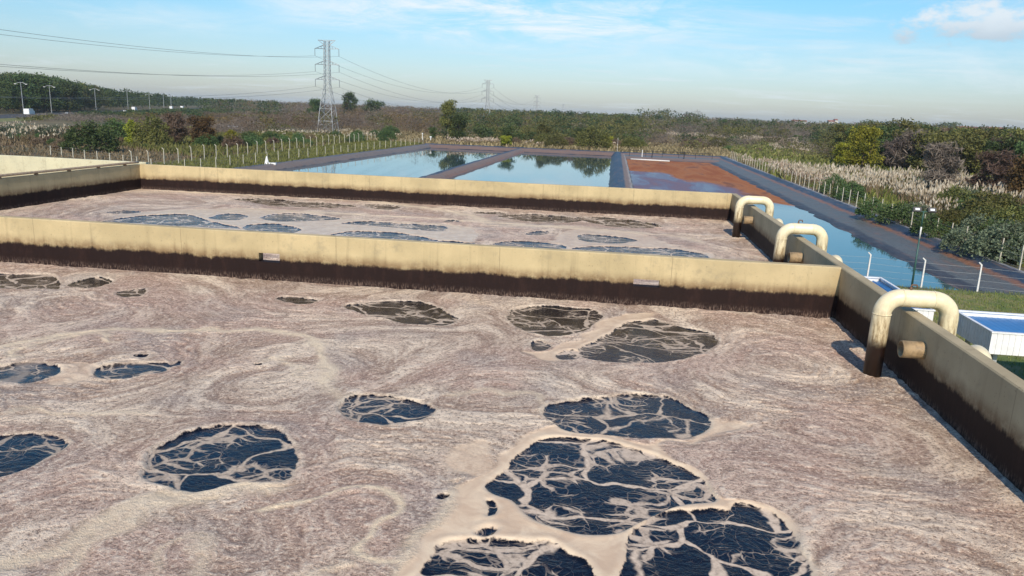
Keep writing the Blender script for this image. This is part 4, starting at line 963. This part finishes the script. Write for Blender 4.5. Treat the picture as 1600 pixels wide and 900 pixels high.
# ---- low scrub bushes as things
nb_b = 0
def inpoly(x, y, P):
    c = False
    for i in range(len(P)):
        (x0, y0), (x1, y1) = P[i-1], P[i]
        if (y0 > y) != (y1 > y) and x < (x1-x0)*(y-y0)/(y1-y0)+x0: c = not c
    return c
def region(pts): return [tuple(at(px, py))[:2] for px, py in pts]
scr = [(region([(-20, 208), (120, 208), (180, 218), (150, 226), (-20, 232)]), ['bbush', 'grey', 'green', 'bbush'], 30, 'mottled bush among the pampas at the left edge', .7), (region([(0, 225), (170, 222), (300, 228), (400, 238), (270, 246), (150, 240), (0, 238)]), ['bbush', 'green'], 8, 'low dry bush in the dirt field at the left', .6),
       (region([(320, 226), (480, 214), (640, 214), (620, 222), (420, 232), (300, 238)]), ['green', 'bbush', 'bush'], 26, 'low shrub behind the bent post fence', .75),
       (region([(700, 226), (960, 226), (1130, 226), (1130, 236), (960, 234), (700, 226)]), ['bbush', 'obush', 'bbush'], 22, 'low scrub bush behind the far pond bank', .8),
       (region([(950, 215), (1230, 220), (1260, 255), (1130, 236), (960, 230)]), ['bbush', 'green', 'obush', 'bbush'], 26, 'scrub bush in the brown field behind the sludge pond', .6)]
for P, kinds, n, lab, s in scr:
    xs_ = [p[0] for p in P]; ys_ = [p[1] for p in P]; c_ = 0; tr = 0
    while c_ < n and tr < 4000:
        tr += 1; x = rsc.uniform(min(xs_), max(xs_)); y = rsc.uniform(min(ys_), max(ys_))
        if not inpoly(x, y, P): continue
        kd = kinds[rsc.randint(len(kinds))]; pl = P_[kd][rsc.randint(len(P_[kd]))]; s2 = s*rsc.uniform(.6, 1.2)
        place(pl, x, y, s2*rsc.uniform(1, 1.4), rsc.uniform(0, 6), lab, 'bush', lab.replace('bush', 'bushes').replace('shrub', 'shrubs'), s2); c_ += 1
for (pts, n, kinds, lab) in (([(1395, 345), (1480, 375), (1600, 400), (1600, 428), (1500, 392), (1400, 358)], 20, ['green', 'grey'], 'leafy green bush crowding the right wire fence'),
                      ([(1300, 300), (1400, 340), (1395, 352), (1290, 308)], 6, ['green'], 'low green shrub between fence posts and pampas'),
                      ([(1480, 320), (1600, 345), (1600, 395), (1480, 372)], 12, ['grey', 'obush', 'green'], 'mixed bush on the slope below the right wood')):
    P = region(pts); xs_ = [p[0] for p in P]; ys_ = [p[1] for p in P]; c_ = 0
    while c_ < n:
        x = rsc.uniform(min(xs_), max(xs_)); y = rsc.uniform(min(ys_), max(ys_))
        if not inpoly(x, y, P) or x < 30.3: 
            if rsc.rand() < .002: c_ += 1
            continue
        kd = kinds[rsc.randint(len(kinds))]; pl = P_[kd][0]; s2 = rsc.uniform(.5, .95)
        place(pl, x, y, s2, rsc.uniform(0, 6), lab, 'bush', lab.replace('bush', 'bushes').replace('shrub', 'shrubs'), s2); c_ += 1

# ---- pampas grass and ground cover, uncountable
def pampas(P, n, hgt, label, seed, sc=1.0, plumes=9):
    rs = np.random.RandomState(seed); xs_ = [p[0] for p in P]; ys_ = [p[1] for p in P]; pts = []
    while len(pts) < n:
        x = rs.uniform(min(xs_), max(xs_)); y = rs.uniform(min(ys_), max(ys_))
        if inpoly(x, y, P) and math.sin(x*.9+seed)*math.sin(y*.35+x*.3)+rs.rand()*1.3 > .25: pts.append((x, y))
    Vp = []; Vb = []; 
    for x, y in pts:
        h0 = hgt*rs.uniform(.55, 1.15); k = rs.randint(plumes//2, plumes+2)
        for _ in range(k):
            an = rs.rand()*6.28; ln = rs.uniform(.05, .75)*h0; bx, by = x+rs.randn()*.35, y+rs.randn()*.35
            tip = np.array([bx+math.cos(an)*ln, by+math.sin(an)*ln, h0*rs.uniform(.8, 1.1)]); ba = tip*np.array([.8, .8, .72])+np.array([bx, by, 0])*np.array([.2, .2, .28]); mid = (tip+ba)/2
            for an2 in (rs.rand()*3.14, rs.rand()*3.14):
                w = np.array([math.cos(an2), math.sin(an2), 0])*.085*sc*rs.uniform(.7, 1.6); Vp.append([ba, mid+w, tip, mid-w])
        for _ in range(14):
            an = rs.rand()*6.28; bx, by = x+rs.randn()*.4, y+rs.randn()*.4; ln = rs.uniform(.2, .8); e = np.array([bx+math.cos(an)*ln, by+math.sin(an)*ln, h0*rs.uniform(.35, .8)])
            w = np.array([-math.sin(an), math.cos(an), 0])*.06*sc; b0 = np.array([bx, by, 0]); Vb.append([b0-w, b0+w, e+w*.4, e-w*.4])
    Vp = np.array(Vp).reshape(-1, 3); Vb = np.array(Vb).reshape(-1, 3)
    o = mesh_obj('pampas_grass', np_mesh('pampas', Vp, np.arange(len(Vp)).reshape(-1, 4), L_plume, False, {'tint': np.repeat(rs.rand(len(Vp)//4), 4)}))
    tag(o, label, 'pampas grass', kind='stuff')
    o2 = mesh_obj('blades', np_mesh('blades', Vb, np.arange(len(Vb)).reshape(-1, 4), L_straw, False, {'tint': np.repeat(rs.rand(len(Vb)//4), 4)}), o)
pampas(region([(1215, 262), (1262, 272), (1330, 274), (1480, 284), (1600, 308), (1600, 330), (1500, 318), (1440, 326), (1330, 304), (1230, 282)]), 520, 2.3, 'cream pampas plumes in a band beyond the right fence', 1)
pampas(region([(1150, 252), (1200, 258), (1310, 298), (1300, 305), (1215, 276)]), 130, 1.9, 'cream pampas plumes leaning against the right fence', 2)
pampas(region([(1440, 318), (1520, 325), (1500, 350), (1440, 340)]), 60, 1.8, 'greyish pampas tufts before the big olive bush', 6, .9, 5)
pampas(region([(1040, 213), (1150, 217), (1245, 224), (1250, 229), (1150, 222), (1045, 218)]), 330, 2.6, 'thin pale pampas strip across the far brown field', 3, 2.2)
pampas(region([(980, 207), (1030, 207), (1030, 208.6), (980, 208.6)]), 60, 2.6, 'farthest pale pampas streak below the middle wood', 4, 2.6)
pampas(region([(1200, 225), (1262, 230), (1262, 246), (1205, 240)]), 70, 2.2, 'scattered pampas clumps right of the sludge pond field', 8, 1.6)
pampas(region([(-40, 205), (60, 205), (118, 212), (115, 222), (40, 226), (-40, 234)]), 80, 2.4, 'pale pampas clumps at the left edge', 5, 1.4)
pampas(region([(700, 223), (780, 223), (780, 227), (700, 226)]), 60, 1.7, 'low pale reeds behind the first pond', 7, 1.5)
pampas(region([(400, 208), (560, 205), (640, 215), (560, 219), (400, 214)]), 130, 1.5, 'pale reeds around the foot of the nearest pylon', 12, 1.6, 5)
pampas(region([(820, 226), (960, 229), (960, 232), (820, 229)]), 40, 1.6, 'short pale reeds behind the second pond', 13, 1.5, 5)
def cover(P, n, hgt, leaf, label, seed, w=.12):
    rs = np.random.RandomState(seed); xs_ = [p[0] for p in P]; ys_ = [p[1] for p in P]; V = []
    while len(V) < n:
        x = rs.uniform(min(xs_), max(xs_)); y = rs.uniform(min(ys_), max(ys_))
        if not inpoly(x, y, P): continue
        an = rs.rand()*6.28; h = hgt*rs.uniform(.4, 1.2); ws = w*(1+y/120.)
        dx, dy = math.cos(an)*ws, math.sin(an)*ws; lx, ly = rs.randn(2)*h*.4
        V.append([(x-dx, y-dy, 0), (x+dx, y+dy, 0), (x+dx*.3+lx, y+dy*.3+ly, h), (x-dx*.3+lx, y-dy*.3+ly, h)])
    V = np.array(V).reshape(-1, 3); n_ = len(V)//4
    o = mesh_obj('grass', np_mesh('grass', V, np.arange(len(V)).reshape(-1, 4), leaf, False, {'tint': np.repeat(rs.rand(n_), 4)})); tag(o, label, 'grass', kind='stuff')
cover([(6, 22), (40, 22), (40, 48.6), (6, 48.6)], 42000, .13, L_lawn, 'green and yellowed lawn by the near end of the pond', 21, .012)
cover([(29.8, 50), (75, 50), (75, 150), (30.5, 200)], 26000, .7, L_lawn, 'rough green grass outside the right fence', 22, .05)
cover([(-53.5, 60), (-66, 60), (-68, 225), (-51.5, 206)], 16000, .45, L_olive, 'green grass between the two left fences', 23, .04)
cover([(-68, 60), (-160, 90), (-160, 240), (-68, 230)], 30000, .5, L_straw, 'dry brown grass of the left field', 24, .06)
cover([(-70, 207), (90, 207), (140, 330), (-120, 330)], 42000, .9, L_straw, 'dry grass field behind the ponds', 25, .12)
cover([(28, 130), (70, 130), (140, 330), (40, 330)], 18000, 1.2, L_olive, 'olive weeds right of the sludge pond field', 26, .16)
cover([(-68, 120), (-110, 150), (-110, 235), (-68, 225)], 12000, .9, L_olive, 'green weeds behind the bent post fence', 27, .08)

# ------------------------------------------------------------------ highway far left
A = at(20, 181, zr); B_ = at(285, 170.5, zr); dirv = (B_-A).normalized(); nrm2 = Vector((-dirv.y, dirv.x, 0)); A0 = A-dirv*200; B0 = B_+dirv*900
MB().quad(A0-nrm2*9, B0-nrm2*9, B0+nrm2*9, A0+nrm2*9).build('road', simple('asphalt', (.06, .06, .06), .8, .2, .3))['kind'] = 'structure'
em = MB(); em.quad(A0-nrm2*9.1-Vector((0, 0, .02)), B0-nrm2*9.1-Vector((0, 0, .02)), B0-nrm2*16-Vector((0, 0, zr)), A0-nrm2*16-Vector((0, 0, zr)))
em.quad(A0+nrm2*9.1-Vector((0, 0, .02)), B0+nrm2*9.1-Vector((0, 0, .02)), B0+nrm2*16-Vector((0, 0, zr)), A0+nrm2*16-Vector((0, 0, zr))); em.build('embankment', M_lawn)['kind'] = 'structure'
ordn = ['first', 'second', 'third', 'fourth', 'fifth', 'sixth', 'seventh', 'eighth']
for k, (px, top) in enumerate(((38, 136), (81, 141), (150, 144), (200, 146), (234, 150), (256, 148), (268, 151))):
    # stand each lamp where its bearing meets the roadside
    best = min((abs(pxof(A0+dirv*s+nrm2*8)[0]-px), s) for s in np.arange(100, 1300, 2.0))[1]; p = A0+dirv*best+nrm2*8
    y_ = pxof(p)[1]; hh = min(13, max(8, (y_-top)*math.hypot(p.x, p.y)/1225.)); t = empty('street_lamp', p); wv = .10+.0002*p.y
    MB().bar((0, 0, 0), (0, 0, hh), wv, 6, wv*.7).build('pole', M_steel, t)
    MB().tube([(-2.2, 0, hh-.5), (-1.2, 0, hh), (0, 0, hh+.1), (1.2, 0, hh), (2.2, 0, hh-.5)], wv*.7, 5).build('arm', M_steel, t)
    for sx in (-1, 1): MB().box((sx*2.6, 0, hh-.55), (.9, .35, .22)).build('lamp_head', M_white, t)
    tag(t, 'tall two armed highway lamp, %s from the left' % ordn[k], 'street lamp', 'lamps along the far highway')
M_car = simple('white_vehicle_paint', (.8, .8, .8), .3, .05); M_carg = simple('vehicle_glass', (.03, .035, .04), .15)
M_cars = simple('silver_vehicle_paint', (.35, .38, .42), .3, .05)
for k, (px, kind) in enumerate(((46, 'truck'), (106, 'car'), (196, 'car'), (211, 'truck'), (243, 'car'), (268, 'truck'), (285, 'truck'))):
    best = min((abs(pxof(A0+dirv*s-nrm2*4)[0]-px), s) for s in np.arange(100, 1300, 2.0))[1]; p = A0+dirv*best-nrm2*4; t = empty(kind, p, math.atan2(dirv.y, dirv.x)); t.scale = (.8, .8, .8)
    pm = M_cars if k in (1, 4) else M_car
    if kind == 'truck':
        MB().box((-1.2, 0, 2.2), (6.2, 2.4, 2.6)).build('cargo_box', pm, t, bevel=.06); MB().box((3.1, 0, 1.55), (1.9, 2.2, 2.1)).build('cab', pm, t, bevel=.2); MB().box((3.6, 0, 2.0), (.95, 2.0, .7)).build('windscreen', M_carg, t)
        wx = (-3.2, 2.9)
    else:
        MB().box((0, 0, .75), (4.2, 1.75, .75)).build('body', pm, t, bevel=.15); MB().box((-.2, 0, 1.35), (2.2, 1.55, .55)).build('cabin', M_carg, t, bevel=.15); wx = (-1.35, 1.35)
    for w_ in wx:
        for sy in (-1, 1): MB().tube([(w_, sy*.95-.12, .4), (w_, sy*.95+.12, .4)], .4, 12).build('wheel', M_black, t)
    tag(t, '%s %s on the far highway, %s vehicle from the left' % ('silver' if pm is M_cars else 'white', kind, ordn[k]), kind, 'vehicles on the far highway')
# white cattle-sized shed specks and distant buildings on the horizon
M_bl = simple('far_building_wall', (.62, .60, .56), .8, .15, .2); M_rf = simple('far_building_roof', (.30, .12, .08), .8, .2, .2)
for k, (px, py, w_, h_, lab) in enumerate(((1248, 192, 22, 10.6, 'long pale building on the horizon'), (1298, 192, 9, 12.2, 'narrow white block on the horizon right of the long building'), (1305, 192, 4, 14.5, 'tiny white tower on the horizon'),
      (1520, 201, 30, 9.6, 'red roofed house on the right horizon'), (1552, 202, 22, 10.2, 'red roofed house nearest the right edge of the horizon'), (1500, 200, 10, 10.0, 'small pale house on the right horizon'))):
    v_ = Mr @ Vector((px-800, 450-py, -FPX)); dist = 1300 if px < 1400 else 950; p = Vector((v_.x/v_.y*dist, dist, 0)); t = empty('building', p)
    MB().box((0, 0, h_/2), (w_, 12, h_)).build('wall', M_bl, t); 
    m = MB(); m.quad((-w_/2-.5, -6.6, h_), (w_/2+.5, -6.6, h_), (w_/2+.5, 0, h_+2.2), (-w_/2-.5, 0, h_+2.2)); m.quad((-w_/2-.5, 6.6, h_), (-w_/2-.5, 0, h_+2.2), (w_/2+.5, 0, h_+2.2), (w_/2+.5, 6.6, h_)); m.build('roof', M_rf, t)
    for q in range(max(2, int(w_/5))): MB().box((-w_/2+2.5+q*5, -6.02, h_*.8), (1.4, .1, 1.5)).build('window', M_carg, t)
    tag(t, lab, 'building')
for k, (px, py, w_) in enumerate(((364, 203, 3.2), (505, 199, 2.6), (592, 196, 3.0))):
    p = at(px, py+3); t = empty('animal_shelter', p)
    MB().box((0, 0, 1.6), (w_, 1.6, .12), Matrix.Rotation(R(12), 3, 'X')).build('roof', M_white, t)
    for sx in (-1, 1):
        for sy in (-1, 1): MB().bar((sx*w_*.42, sy*.6, 0), (sx*w_*.42, sy*.6, 1.55), .05, 4).build('post', M_steel, t)
    tag(t, 'tiny white roofed shelter %s' % ('left of the nearest pylon' , 'at the foot of the nearest pylon', 'before the wood right of the nearest pylon')[k], 'shelter')

# ------------------------------------------------------------------ the hazy air
hz_m = bpy.data.materials.new('haze_air'); hz_m.use_nodes = True; t_ = hz_m.node_tree; t_.nodes.clear()
o_ = t_.nodes.new('ShaderNodeOutputMaterial'); v_ = t_.nodes.new('ShaderNodeVolumePrincipled'); v_.inputs['Color'].default_value = (.80, .90, 1, 1); v_.inputs['Density'].default_value = .00011
v_.inputs['Anisotropy'].default_value = 0.0; t_.links.new(v_.outputs[0], o_.inputs['Volume'])
hz = MB().box((0, 2600, 17), (7000, 6200, 36.2)).build('haze', hz_m); hz['kind'] = 'stuff'; hz['label'] = 'thin bluish haze over the countryside'; hz['category'] = 'haze'
